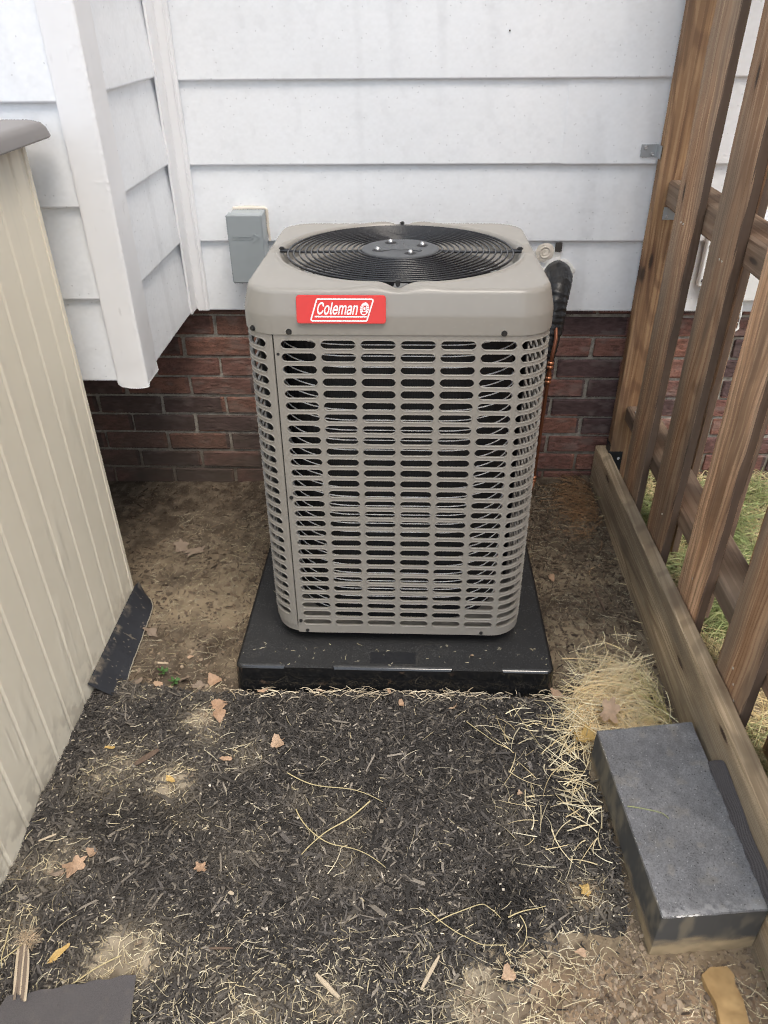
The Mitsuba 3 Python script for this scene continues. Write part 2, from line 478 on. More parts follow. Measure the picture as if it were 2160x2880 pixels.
xs = np.unique(np.concatenate([np.arange(-1.2, 1.3, .0068), -1.2 - np.geomspace(.02, 70, 24), 1.3 + np.geomspace(.02, 70, 24)]))
ys = np.unique(np.concatenate([np.arange(-1.9, .06, .0068), -1.9 - np.geomspace(.02, 70, 24), .06 + np.geomspace(.02, 70, 20)]))
GX, GY = np.meshgrid(xs, ys, indexing='ij')
g = grid_mesh(np.stack([GX, GY, gh(GX, GY)], -1))
put('ground', g, 'soil', smooth=True)
tag('ground', kind='structure', label='bare brown soil with dry patches and crumbs')

# ------------------------------------------------------------------ house
house = thing('house', 'white clapboard house wall with a projecting bay over a red brick base', 'house')
bf = put('brick_base', box(-2.6, 3.2, .0065, .30, -.3, .64), 'mortar', house)


def brick_variant(seed):
    r = np.random.default_rng(seed)
    b = box(-.1007, .1007, 0, .05, -.0290, .0290, .0032)
    b = b.subdivide() if False else b
    v = b.vertices
    v = v + r.normal(0, .0011, v.shape) * np.array([1, .9, .8])
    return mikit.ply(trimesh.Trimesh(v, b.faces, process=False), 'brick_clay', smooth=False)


bv = [brick_variant(40 + i) for i in range(9)]
for k in range(-1, 9):
    zc = .0705 + .0673 * k
    off = -.7076 if k % 2 == 0 else -.600
    for c in range(-6, 11):
        x = off + .2115 * (c + .5)
        if -1.75 < x < 1.95:
            dy = random.uniform(-.0015, .0015)
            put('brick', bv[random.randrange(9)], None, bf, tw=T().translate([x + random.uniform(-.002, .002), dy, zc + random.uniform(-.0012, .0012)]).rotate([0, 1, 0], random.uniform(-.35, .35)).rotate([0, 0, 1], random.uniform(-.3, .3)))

Z0, SP = .603, .1994


def clap(x0, x1, y, zb, top=None, flip=False, axis='x', seed=0, n=None):
    """One clapboard course: its lip stands out at the bottom, its top tucks in. Along x facing -y, or along y facing +x."""
    L = abs(x1 - x0)
    nx = n or max(2, int(L / .07))
    H = SP + .006
    prof = [(.010, .0), (-.0115, -.0), (-.0135, .0020), (-.0138, .005)] + [(-.0135 + .0115 * t, .005 + (H - .005) * t) for t in (.2, .4, .6, .8, 1.0)] + [(.010, H)]
    s = np.linspace(x0, x1, nx)
    P = np.zeros((nx, len(prof), 3))
    for j, (dy, dz) in enumerate(prof):
        w = (meshkit.noise(np.stack([s * 5.0 + seed * 3.1, np.full(nx, zb * 30 + dz * 11), s * 0], -1), 5) - .5)
        bow = .0022 * w * (0 < j < len(prof) - 1) * (1 if j > 3 else .55)
        sag = .0007 * (meshkit.noise(np.stack([s * 2.3, np.full(nx, zb * 9), s * 0], -1), 9) - .5)
        if axis == 'x':
            P[:, j] = np.stack([s, np.full(nx, y + dy) + bow, np.full(nx, zb + dz) + sag], -1)
        else:
            P[:, j] = np.stack([np.full(nx, y - dy) - bow, s, np.full(nx, zb + dz) + sag], -1)
    m = grid_mesh(P)
    n0 = len(prof)
    caps = [(0, j, j + 1) for j in range(1, n0 - 1)]
    b = (nx - 1) * n0
    caps += [(b, b + j + 1, b + j) for j in range(1, n0 - 1)]
    return trimesh.Trimesh(m.vertices, np.vstack([m.faces, caps]), process=False)


sd = put('siding', box(-.60, 3.2, -.008, .30, .655, 3.2), 'siding_paint', house)
for k in range(0, 13):
    zb = Z0 + SP * k
    y = -.0215
    if k == 2:
        put('clapboard', clap(-.612, .3995, y, zb, seed=k), 'siding_paint', sd, smooth=40)
        put('clapboard', clap(.3965, 3.2, y - .0016, zb - .0008, seed=k + 31), 'siding_paint', sd, smooth=40)
    else:
        put('clapboard', clap(-.612, 3.2, y, zb, seed=k), 'siding_paint', sd, smooth=40)

bay = put('bay', box(-2.6, -.655, -.522, .012, .640, 3.2), 'siding_paint', house)
for k in range(0, 13):
    zb = Z0 + SP * k
    put('clapboard', clap(-2.6, -.700, -.5365, zb, seed=k + 60), 'siding_paint', bay, smooth=40)
    put('clapboard', clap(-.472, -.058, -.652, zb + .012, axis='y', seed=k + 90), 'siding_paint', bay, smooth=40)
# inside corner trim: a channel of two legs
ic = [box(-.6415, -.634, -.100, -.030, .612, 3.2, .0015), box(-.6335, -.628, -.042, -.034, .607, 3.2, .001),
      box(-.632, -.598, -.0445, -.0375, .6045, 3.2, .0015), box(-.6395, -.6325, -.0455, -.0385, .610, 3.2, .002), box(-.6105, -.6065, -.0490, -.0450, .606, 3.2, .001)]
put('inside_corner', cat(ic), 'corner_paint', house)


def outside_corner():
    # path of the folded sheet, seen from above, and its slightly crumpled lower end
    path = [(-.7085, -.540), (-.7085, -.5535)] + [(x, -.5550) for x in np.linspace(-.7065, -.637, 12)] + [(-.6345, -.5535), (-.6335, -.5515)] + [(-.6330, y) for y in np.linspace(-.546, -.470, 10)] + [(-.6345, -.4675), (-.648, -.4675)]
    zs = np.concatenate([np.linspace(.590, .70, 14), np.linspace(.74, 3.2, 30)])
    P = np.zeros((len(path), len(zs), 3))
    for i, (x, y) in enumerate(path):
        side = i > 15
        for j, z in enumerate(zs):
            e = math.exp(-max(z - .59, 0) / .03)
            b = (meshkit.noise(np.array([x * 17, y * 17, z * 30]), 3) - .5) + .8 * abs(((z - .60) * 40 + x * 25) % 1 - .5) - .2
            zz = z
            if j == 0:
                zz = .587 + (.012 if side else 0) + .0022 * math.sin(i * .55) + (.006 if i < 3 else 0)
            b2 = meshkit.noise(np.array([x * 9, y * 9, z * 4.5]), 4) - .5
            push = .0060 * b * e
            P[i, j] = (x + (push if side else 0), y + (0 if side else push), zz)
    front = grid_mesh(P)
    return front


put('outside_corner', outside_corner(), 'corner_paint', house, smooth=28)
put('roof', box(-2.7, 3.3, -.60, .9, 3.2, 3.32), 'white_metal', house)
# little things on the house
dot = trimesh.creation.cylinder(.0022, .004, sections=12)
dot.apply_transform(trimesh.transformations.rotation_matrix(PI / 2, (1, 0, 0)))
dot.apply_translation((.2363, -.0315, 1.304))
put('nail_hole', dot, 'hole_dark', house)

# ------------------------------------------------------------------ wall patch, stub, square hole
wp = thing('wall_patch', 'sealed round wall opening with lumpy caulk below the siding lip', 'patch')
ring = [(.0, .0025), (.0085, .0035), (.0105, .0015), (.0130, .0040), (.0155, .0042), (.0170, .0012), (.022, .0015), (.026, .0)]
lm = lathe(ring, 40)
lm.vertices += np.stack([(meshkit.noise(lm.vertices * 90, 2) - .5) * .003, (meshkit.noise(lm.vertices * 90, 3) - .5) * .003, (meshkit.noise(lm.vertices * 110, 4) - .5) * .0016], -1)
lm = face_mesh(lm, (.3795, -.0328, .773), (1, 0, 0), (0, 0, 1))
put('plug', lm, 'caulk', wp, smooth=50)
cm = trimesh.creation.icosphere(3, 1.0)
cm.vertices *= np.array([.036, .0016, .025]) * (1 + .5 * (meshkit.noise(cm.vertices * 3.2, 8)[:, None] - .5))
cm.apply_translation((.387, -.0318, .766))
put('caulk_smear', cm, 'caulk_white', wp, smooth=True)
put('open_slot', box(.407, .4255, -.0375, -.030, .775, .800, .001), 'hole_dark', wp)
sb = thing('pipe_stub', 'small grey capped pipe stub sticking out beside the unit top', 'pipe')
put('tube', tube([(.3645, -.03, .722), (.3635, -.062, .716)], .0085, 14), 'caulk', sb, smooth=40)
put('nut', tube([(.3636, -.058, .7165), (.3632, -.070, .713)], .0115, 6), 'galvanised', sb, smooth=30)

# ------------------------------------------------------------------ disconnect box
db = thing('disconnect_box', 'grey electrical disconnect box with raised lettering and an arrow on the siding', 'electrical box')
hb = []
bx0, bx1, bz0, bz1, by = -.4995, -.4020, .709, .8935, -.1195
put('housing', box(bx0 + .003, bx1 - .003, by + .010, -.034, bz0 + .004, bz1 - .003, .003), 'box_grey', db)
put('cover', box(bx0, bx1, by, by + .034, bz0, bz1, .0035), 'box_grey', db)
T1 = meshkit.text_mesh('DIVERSITECH', .0095, .0016)
w = T1.bounds[1][0] - T1.bounds[0][0]
T1.vertices[:, 0] *= .0555 / w
put('lettering', face_mesh(T1, (-.4855, by - .0001, .8285), (1, 0, 0), (0, 0, 1)), 'box_grey', db)
ar = sg.LineString([(0, .0125), (.0165, .0035), (-.0045, -.0105)]).buffer(.0012)
put('arrow', face_mesh(extrude(ar, .0018), (-.4285, by - .0001, .8315), (1, 0, 0), (0, 0, 1)), 'box_grey', db)
put('hasp', box(-.4315, -.4195, by - .004, by + .006, .7075, .7145, .001), 'bolt_steel', db)
cb = tube([(bx0 + .004, -.036, bz1 - .01), (bx0 + .006, -.037, bz1 - .001), (-.45, -.038, bz1 + .0005), (bx1 - .004, -.037, bz1 - .0005), (bx1 - .001, -.036, bz1 - .006), (bx1 - .001, -.034, .84), (bx1 + .003, -.034, .805)], [.003, .0045, .005, .005, .005, .004, .003], 10)
cb.vertices += .0022 * (meshkit.noise(cb.vertices * 90, 6)[:, None] - .5)
put('caulk_bead', cb, 'caulk', db, smooth=60)

# ------------------------------------------------------------------ equipment pad and air conditioner (both lean back a little)
XC, YC, HH, RR = -.0235, -.6071, .2925, .070
TILT, UYAW = .0255, -.0035
UT = T().translate([XC, -.8996, .1156]).rotate([0, 0, 1], math.degrees(UYAW)).rotate([1, 0, 0], -math.degrees(TILT)).translate([-XC, .8996, -.1156])

pad = thing('equipment_pad', 'black plastic equipment pad under the air conditioner, dusty with grass bits', 'pad')
px0, px1, py0, py1, pz1 = -.3990, .3425, -.984, -.242, .0806


def rsq(x0, x1, y0, y1, r, n=8):
    a = np.linspace(0, PI / 2, n)
    pts = []
    for cx, cy, s in ((x1 - r, y1 - r, 0), (x0 + r, y1 - r, 1), (x0 + r, y0 + r, 2), (x1 - r, y0 + r, 3)):
        pts += [(cx + r * math.cos(t + s * PI / 2), cy + r * math.sin(t + s * PI / 2)) for t in a]
    return np.array(pts)


def pad_mesh():
    lv = [(.0, -.03), (.0, pz1 - .0090), (.0007, pz1 - .0060), (.0021, pz1 - .0035), (.0045, pz1 - .0015), (.0080, pz1 - .0003), (.0095, pz1)]
    rows = []
    for ins, z in lv:
        q = rsq(px0 + ins - .004 * (z < 0), px1 - ins + .004 * (z < 0), py0 + ins, py1 - ins, max(.018 - ins, .008))
        rows.append(np.c_[q, np.full(len(q), z)])
    P = np.array(rows)
    m = grid_mesh(np.concatenate([P, P[:, :1]], 1).transpose(1, 0, 2))
    top = extrude(sg.Polygon(P[-1][:, :2]), .001)
    top.apply_translation((0, 0, pz1 - .001))
    return cat([m, top])


put('slab', pad_mesh(), 'pad_plastic', pad, smooth=40, tw=UT)
for x0, x1 in ((-.287, -.164), (.1016, .227)):
    pl = sg.Polygon([(x0 + .006, pz1 + .0006), (x1 - .006, pz1 + .0006), (x1, pz1 - .009), (x1, pz1 - .026), (x0, pz1 - .026), (x0, pz1 - .009)])
    mm = face_mesh(extrude(pl, .0120), (0, py0 + .0095, 0), (1, 0, 0), (0, 0, 1))
    put('label_plate', mm, 'pad_plastic', pad, tw=UT)
lp = sg.box(-.084, .0215)[0] if False else sg.box(-.084, -.9665, .022, -.9290).buffer(-.003).buffer(.003)
put('recessed_label', face_mesh(extrude(lp, .0007), (0, 0, pz1 + .0001), (1, 0, 0), (0, 1, 0)), 'hole_pad' if False else 'bracket_black', pad, tw=UT)

unit = thing('air_conditioner', 'beige outdoor air conditioner unit with slotted sides, red badge and black fan grille', 'air conditioner')


def peri(s):
    """outward point and normal of the cabinet's rounded square at arc length s from the middle of the front"""
    fl, arc = 2 * (HH - RR), RR * PI / 2
    Lq = fl + arc
    s = np.asarray(s, float)
    q = np.floor((s + fl / 2) / Lq)
    u = s + fl / 2 - q * Lq - fl / 2
    on = u <= fl / 2
    t = np.where(on, 0, (u - fl / 2) / RR)
    bx = np.where(on, u, fl / 2 + RR * np.sin(t))
    byy = np.where(on, -HH, -HH + RR * (1 - np.cos(t)))
    nx, ny = np.sin(t), -np.cos(t)
    a = q * PI / 2
    c, sn = np.cos(a), np.sin(a)
    return np.stack([bx * c - byy * sn, bx * sn + byy * c], -1), np.stack([nx * c - ny * sn, nx * sn + ny * c], -1)


ROWZ = [.8275 - .02523 * i for i in range(28)]


def stadium(s0, s1, z, h=.0181):
    r = h / 2
    a = np.linspace(-PI / 2, PI / 2, 9)
    pts = [(s1 - r + r * math.cos(t), z + r * math.sin(t)) for t in a] + [(s0 + r - r * math.cos(t), z - r * math.sin(t)) for t in a]
    return sg.Polygon(pts)


def bend(m, thick):
    v = m.vertices
    xy, nn = peri(v[:, 0])
    d = v[:, 2] - thick
    p = xy + nn * d[:, None]
    return trimesh.Trimesh(np.c_[p[:, 0] + XC, p[:, 1] + YC, v[:, 1]], m.faces, process=False)


def panel(s0, s1, z0, z1, cols, thick=.0052, lips=False):
    holes = [stadium(a, b, z) for a, b in cols for z in ROWZ if z - .012 > z0]
    body = sg.box(s0, z0, s1, z1).difference(unary_union(holes))
    # cut at the corners into narrow strips so that the sheet can follow the bend
    fl, arc = 2 * (HH - RR), RR * PI / 2
    cuts = [s0, s1]
    for q in range(-2, 5):
        c0 = q * (fl + arc) + fl / 2
        cuts += [c for c in np.linspace(c0, c0 + arc, 12) if s0 < c < s1]
    cuts = sorted(cuts)
    ms = []
    for a, b in zip(cuts[:-1], cuts[1:]):
        part = body.intersection(sg.box(a, z0, b, z1))
        if part.area > 1e-9:
            ms.append(bend(extrude(part, thick), thick))
    if lips:                                   # rolled edge round every opening
        for h in holes:
            q = np.array(h.exterior.coords)[:-1]
            q = np.vstack([q[i] + (q[(i + 1) % len(q)] - q[i]) * t for i in range(len(q)) for t in ((0, .25, .5, .75) if np.hypot(*(q[(i + 1) % len(q)] - q[i])) > .01 else (0,))])
            xy, nn = peri(q[:, 0])
            pp = xy + nn * .0002
            ms.append(tube(np.c_[pp[:, 0] + XC, pp[:, 1] + YC, q[:, 1]], .0011, 5, closed=True))
    return cat(ms)


CW, CP = .0667, .07548
front_cols = [(-.2204 + CP * i, -.2204 + CP * i + CW) for i in range(6)]
side = 2 * (HH - RR) + RR * PI / 2
cc = .2225 + RR * PI / 4
mk = lambda q: [(a + q * side, b + q * side) for a, b in front_cols]
put('louvered_panel', panel(-.2330, .3325, .1140, .852, front_cols + [(.2327, .3215)], lips=True), 'unit_paint', unit, tw=UT, smooth=40)
put('corner_panel', panel(-.3420, -.2362, .1345, .852, [(-.3195, -.2500)], lips=True), 'unit_paint', unit, tw=UT, smooth=40)
put('louvered_panel', panel(.3335, .3335 + .5420, .1140, .852, mk(1) + [(cc - .0445 + side, cc + .0445 + side)]), 'unit_paint', unit, tw=UT)
put('louvered_panel', panel(side * 2 - .2250, side * 2 + .3325, .1140, .852, mk(2) + [(cc - .0445 + 2 * side, cc + .0445 + 2 * side)]), 'unit_paint', unit, tw=UT)
put('louvered_panel', panel(-side - .2240, -.3430, .1140, .852, mk(-1)), 'unit_paint', unit, tw=UT)


def rs_loop(h, r, n=12):
    q = rsq(-h, h, -h, h, r, n)
    return q + np.array([XC, YC])


# base pan, feet, coil, rods
bp = []
q0 = rs_loop(HH - .0046, RR - .004)
bp.append(extrude(sg.Polygon(q0), .006))
bp[0].apply_translation((0, 0, .1155))
lipm = extrude(sg.Polygon(rs_loop(HH - .003, RR)).difference(sg.Polygon(rs_loop(HH - .012, RR - .01))), .018)
lipm.apply_translation((0, 0, .1145))
bp.append(lipm)
put('base_pan', cat(bp), 'unit_paint', unit, tw=UT)
for sx in (-1, 1):
    for sy in (-1, 1):
        put('foot', box(XC + sx * .2 - .02, XC + sx * .2 + .02, YC + sy * .2 - .02, YC + sy * .2 + .02, pz1, .116, .003), 'dark_inside', unit, tw=UT)


def shell(loop, z0, z1):
    q = np.vstack([loop, loop[:1]])
    return grid_mesh(np.stack([np.c_[q, np.full(len(q), z0)], np.c_[q, np.full(len(q), z1)]], 1))


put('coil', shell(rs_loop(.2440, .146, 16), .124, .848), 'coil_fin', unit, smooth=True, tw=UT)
rod_loop = rs_loop(.2535, .1540, 16)
rod_loop = np.vstack([rod_loop[i] + (rod_loop[(i + 1) % len(rod_loop)] - rod_loop[i]) * t for i in range(len(rod_loop)) for t in (0, .5)])
rod = tube(np.c_[rod_loop, np.zeros(len(rod_loop))], .0013, 6, closed=True)
rod_d = mikit.ply(rod, 'bright_rod', smooth=True)
for i in range(30):
    put('guard_rod', rod_d, None, unit, tw=UT @ T().translate([0, 0, .150 + .0229 * i]))
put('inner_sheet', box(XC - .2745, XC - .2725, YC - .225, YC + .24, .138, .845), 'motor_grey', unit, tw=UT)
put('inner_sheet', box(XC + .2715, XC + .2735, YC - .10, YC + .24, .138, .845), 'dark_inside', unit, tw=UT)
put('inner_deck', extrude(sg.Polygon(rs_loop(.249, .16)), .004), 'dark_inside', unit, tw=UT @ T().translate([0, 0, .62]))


# top cap: rounded square below, round opening above
def ray_rsq(h, r, th):
    c, s = np.abs(np.cos(th)), np.abs(np.sin(th))
    out = np.zeros_like(th)
    for i in range(len(th)):
        a, b = c[i], s[i]
        m = max(a, b); k = h / m
        x, y = a * k, b * k
        if min(x, y) > h - r:
            cc_ = (h - r)
            bq = cc_ * (a + b)
            k = bq + math.sqrt(max(bq * bq - 2 * cc_ * cc_ + r * r, 0))
        out[i] = k
    return out


NT = 360
th = np.arange(NT) * 2 * PI / NT
quad = np.mod(th + PI / 4, PI / 2) - PI / 4          # angle from the nearest side's middle
notch = np.exp(-(quad / math.radians(4.0)) ** 2)
should = np.exp(-((np.abs(quad) - math.radians(10)) / math.radians(6)) ** 2)
corner = np.clip((np.abs(quad) - math.radians(22)) / math.radians(20), 0, 1)
rows = []


def lev(rad, z):
    rows.append(np.stack([XC + rad * np.cos(th), YC + rad * np.sin(th), z + 0 * th], -1))


lev(ray_rsq(.2925, .070, th), .8478)
lev(ray_rsq(.2950, .073, th), .8478)
lev(ray_rsq(.2952, .073, th), .850)
lev(ray_rsq(.2952, .073, th), .8800)
lev(ray_rsq(.2946, .073, th), .8850)
lev(ray_rsq(.2936, .072, th), .8905)
lev(ray_rsq(.2868, .069, th), .9205)
lev(ray_rsq(.2846, .068, th), .9262)
lev(ray_rsq(.2805, .066, th) - .003 * notch, .9288 + .002 * should - .005 * notch)
rA = ray_rsq(.2755, .064, th) - .002 * notch
zA = .9302 + .004 * should - .008 * notch
lev(rA, zA)
rB = np.minimum(.2645 + 0 * th, rA - .0015)
for t in (.12, .3, .5, .7, .88):
    dip = -.0025 * math.sin(PI * t) * corner
    lev(rA + (rB - rA) * t, zA + (.9325 - .008 * notch + .003 * should - zA) * t + dip)
lev(rB, .9328 - .009 * notch + .003 * should)
lev(rB - .003, .9352 - .010 * notch + .002 * should)
lev(.2565 + 0 * th, .9345 - .010 * notch)
lev(.2525 + 0 * th, .9300 - .008 * notch)
lev(.2490 + 0 * th, .9180)
lev(.2440 + 0 * th, .9000)
lev(.2190 + 0 * th, .8880)
lev(.2170 + 0 * th, .8000)
P = np.array(rows)
capm = grid_mesh(np.concatenate([P, P[:, :1]], 1).transpose(1, 0, 2)[:, ::-1])
put('top_cover', capm, 'unit_paint', unit, smooth=32, tw=UT)

# fan, motor
fan = []
for k in range(4):
    a0 = k * PI / 2 + .42
    rr = np.linspace(.055, .208, 12); aa = np.linspace(-.52, .52, 10)
    Q = np.zeros((12, 10, 3))
    for i, r_ in enumerate(rr):
        for j, a_ in enumerate(aa):
            Q[i, j] = (XC + r_ * math.cos(a0 + a_ + .25 * (r_ - .1)), YC + r_ * math.sin(a0 + a_ + .25 * (r_ - .1)), .872 - .030 * a_ / .52 - .012 * (a_ / .52) ** 2)
    fan.append(grid_mesh(Q))
fk = put('fan', cat(fan), 'fan_grey', unit, smooth=True, tw=UT)
put('motor', lathe([(.0, .925), (.07, .925), (.075, .915), (.075, .80), (.0, .795)], 40).apply_translation((XC, YC, 0)), 'dark_inside', unit, smooth=30, tw=UT)

# grille
gr = put('fan_grille', lathe([(.0, .9368), (.030, .9368), (.032, .9362), (.052, .9362), (.060, .9368), (.0795, .9366), (.0825, .9350), (.0832, .9300), (.080, .9270), (.0, .9270)], 64).apply_translation((XC, YC, 0)), 'motor_grey', unit, smooth=25, tw=UT)
ang = np.arange(120) * 2 * PI / 120
for i in range(13):
    r = .0895 + (.2385 - .0895) * i / 12
    z = .9345 - .0035 * ((r - .08) / .16) ** 2
    put('ring', tube(np.c_[XC + r * np.cos(ang), YC + r * np.sin(ang), np.full(120, z)], .0021 if i < 12 else .0026, 6, closed=True), 'black_wire', gr, smooth=True, tw=UT)
for k in range(8):
    a = k * PI / 4
    d = np.array([math.cos(a), math.sin(a), 0])
    o = np.array([XC, YC, 0])
    if k % 2 == 0:
        sp_ = tube([o + d * .08 + (0, 0, .9295), o + d * .2 + (0, 0, .9275), o + d * .2545 + (0, 0, .9305)], .0028, 8)
        tip = tube([o + d * .238 + (0, 0, .9300), o + d * .257 + (0, 0, .9305)], .0044, 8)
        sp_ = cat([sp_, tip])
        put('spoke', sp_, 'black_wire', gr, smooth=40, tw=UT)
        sc = tube([o + d * .2535 + (0, 0, .929), o + d * .2535 + (0, 0, .9385)], .0040, 8)
        put('clip_screw', cat([sc, tube([o + d * .2535 + (0, 0, .9345), o + d * .2535 + (0, 0, .9365)], .0062, 10)]), 'screw_dark', gr, smooth=35, tw=UT)
    else:
        put('spoke', tube([o + d * .08 + (0, 0, .9300), o + d * .236 + (0, 0, .9270)], .0014, 6), 'black_wire', gr, smooth=40, tw=UT)
for a in (math.radians(25), math.radians(115), math.radians(205), math.radians(295)):
    x, y = XC + .052 * math.cos(a), YC + .052 * math.sin(a)
    put('bolt_seat', lathe([(.0, .9372), (.010, .9372), (.0125, .9368), (.013, .9362)], 20).apply_translation((x, y, 0)), 'dark_inside', gr, smooth=30, tw=UT)
    put('bolt', lathe([(.0, .9445), (.0026, .944), (.0042, .9425), (.005, .9408), (.0058, .9400), (.0058, .9372)], 14).apply_translation((x, y, 0)), 'bolt_steel', gr, smooth=40, tw=UT)
yk = unary_union([sg.LineString([(0, 0), (.046 * math.cos(a), .046 * math.sin(a))]).buffer(.006) for a in (PI / 2, PI * 7 / 6, -PI / 6)] + [sg.Point(0, 0).buffer(.022)]).buffer(.004).buffer(-.004)
put('hub_relief', face_mesh(extrude(yk, .0011), (XC, YC, .9366), (1, 0, 0), (0, 1, 0)), 'motor_grey', gr, tw=UT)

# screws of the cabinet
def screw(p, nrm=(0, -1, 0), r=.0042):
    p, nrm = np.array(p, float), np.array(nrm, float)
    return cat([tube([p - nrm * .002, p + nrm * .0012], r * 1.35, 12), tube([p, p + nrm * .0042], r, 6)])


yF = YC - HH - .0028
for x, z in ((-.2258, .8535), (.1743, .8520)):
    put('screw', screw((x, yF, z)), 'screw_dark', unit, smooth=35, tw=UT)
s_, n_ = peri(-.276)
put('screw', screw((XC + s_[0] * 1.009, YC + s_[1] * 1.009, .8535), (n_[0], n_[1], 0)), 'screw_dark', unit, smooth=35, tw=UT)
for x, z in ((-.250, .150), (-.2480, .490), (-.236, .1205), (.176, .1215)):
    put('screw', screw((x, YC - HH, z), r=.0032), 'screw_dark', unit, smooth=35, tw=UT)
put('pilot_hole', tube([(-.2500, YC - HH + .001, .8085), (-.2500, YC - HH - .0004, .8085)], .0030, 12), 'dark_inside', unit, tw=UT)

# badge
bz = .8708
th_b = math.radians(9.5)
ex, ey = np.array([1.0, 0, 0]), np.array([0, math.sin(th_b), math.cos(th_b)])
org = np.array([-.2085, YC - HH - .0052, bz])
BW, BH = .1640, .0505
pl = sg.box(0, 0, BW, BH).buffer(-.0055).buffer(.0055)
bev = cat([extrude(pl, .0042), extrude(pl.buffer(-.0012), .0052)])
badge = put('badge', face_mesh(bev, org, ex, ey), 'badge_red', unit, tw=UT)
tag(badge, 'raised red badge with white lettering and outline')
zz = .0053
par = sg.Polygon([(.0240, .0038), (.1300, .0038), (.1436, .0452), (.0376, .0452)]).buffer(-.004).buffer(.004)
outl = par.difference(par.buffer(-.0026))
put('outline', face_mesh(extrude(outl, .0006), org + np.cross(ex, ey) * zz, ex, ey), 'badge_white', badge, tw=UT)
tx = meshkit.text_mesh('Coleman', .0205, .0006, bold=True)
b0, b1 = tx.bounds
tx.vertices[:, 0] = (tx.vertices[:, 0] - b0[0]) * .0745 / (b1[0] - b0[0])
tx.vertices[:, 0] += .22 * tx.vertices[:, 1]
put('lettering', face_mesh(tx, org + ex * .0365 + ey * .0172 + np.cross(ex, ey) * zz, ex, ey), 'badge_white', badge, tw=UT)
put('underline', face_mesh(extrude(sg.box(.0335, .0115, .1290, .0140), .0006), org + np.cross(ex, ey) * zz, ex, ey), 'badge_white', badge, tw=UT)
em = sa.scale(sg.Point(0, 0).buffer(1, 32), .0082, .0114)
cut = [sg.box(-.0024, -.0042, .0024, .0052).difference(sg.box(-.0013, -.002, .0013, .003)), sg.box(-.0040, .0060, .0040, .0068), sg.box(-.0034, -.0090, .0034, -.0056)]
for a in (-.5, 0, .5):
    for sgn in (-1, 1):
        cut.append(sg.LineString([(sgn * .0035, .004 * a + .001), (sgn * .0085, .011 * a + .001)]).buffer(.00045))
em = em.difference(unary_union(cut))
em = sa.translate(sa.skew(em, 8), .1252, .0268)
put('emblem', face_mesh(extrude(em, .0006), org + np.cross(ex, ey) * zz, ex, ey), 'badge_white', badge, tw=UT)

# ------------------------------------------------------------------ line set
ls = thing('refrigerant_line', 'black taped pipe bundle from the wall with a thin copper line to the unit', 'pipe')
pth = spline([(.4195, -.015, .712), (.4180, -.075, .714), (.4090, -.130, .706), (.4000, -.160, .680), (.3950, -.178, .630), (.3860, -.196, .560), (.3720, -.215, .480), (.3450, -.240, .420), (.3000, -.270, .390), (.262, -.285, .385)], 150)
tt = np.linspace(0, 1, 150)
rad = np.interp(tt, [0, .10, .16, .24, .33, .45, .6, .8, 1], [.0345, .0355, .0335, .0330, .0320, .0300, .0250, .019, .016])
rad = rad * 1.07 * (1 + .030 * np.sin(tt * 210) * (tt > .22) * (tt < .85)) + .0016 * (meshkit.noise(np.c_[tt * 40, tt * 0, tt * 0], 3) - .5)
tm = tube(pth, rad, 30)
tm.vertices += .0075 * (meshkit.fbm(tm.vertices * np.array([75, 75, 130]), 3, 5)[:, None] - .5)
put('insulation', tm, 'tape_black', ls, smooth=50)
i0 = 26
put('tape_wrap', tube(pth[16:34], np.full(18, .0350), 30, cap=True), 'tape_black', ls, smooth=30)
cp = spline([(.402, -.165, .64), (.4015, -.225, .60), (.3925, -.250, .55), (.3885, -.250, .45), (.3840, -.250, .24), (.3815, -.252, .165)], 60)
put('copper_tube', tube(cp, .0052, 12), 'copper_old', ls, smooth=True)
el = spline([(.3815, -.252, .168), (.3795, -.258, .140), (.366, -.275, .122), (.335, -.300, .116), (.26, -.345, .114)], 30)
put('copper_elbow', tube(el, .0056, 12), 'copper', ls, smooth=True)
for z, xx in ((.530, .3905), (.518, .3902), (.486, .3895), (.474, .3893)):
    put('coupling', lathe([(.0055, z - .005), (.0085, z - .0035), (.0092, z), (.0085, z + .0035), (.0055, z + .005)], 20).apply_translation((xx, -.250, 0)), 'copper', ls, smooth=True)
put('coupling', lathe([(.0056, .5), (.0070, .5), (.0070, .530), (.0056, .530)], 20).apply_translation((.3898, -.250, -.028)), 'copper', ls, smooth=30)
for z in (.152, .163):
    put('coupling', lathe([(.0055, z - .004), (.0080, z - .003), (.0085, z), (.0080, z + .003), (.0055, z + .004)], 20).apply_translation((.3812, -.253, 0)), 'copper', ls, smooth=True)
ca = []
for i in range(26):
    a = i / 26 * 2 * PI
    s = trimesh.creation.icosphere(2, 1.0)
    s.vertices *= np.array([.0095, .0026, .0095]) * random.uniform(.7, 1.3)
    s.vertices += .0012 * (meshkit.noise(s.vertices * 200 + i, 3)[:, None] - .5)
    r_ = .0335 + random.uniform(-.002, .004) + .006 * max(0, math.cos(a + .3))
    s.apply_translation((.4205 + r_ * math.cos(a), -.0325, .712 + r_ * math.sin(a)))
    ca.append(s)
put('wall_caulk', cat(ca), 'caulk_white', ls, smooth=True)

# ------------------------------------------------------------------ shed on the left
shed = thing('storage_shed', 'beige resin storage shed with vertical grooves and a dark lid edge', 'shed')
SX, SY, SZT = -.742, -.660, 1.143
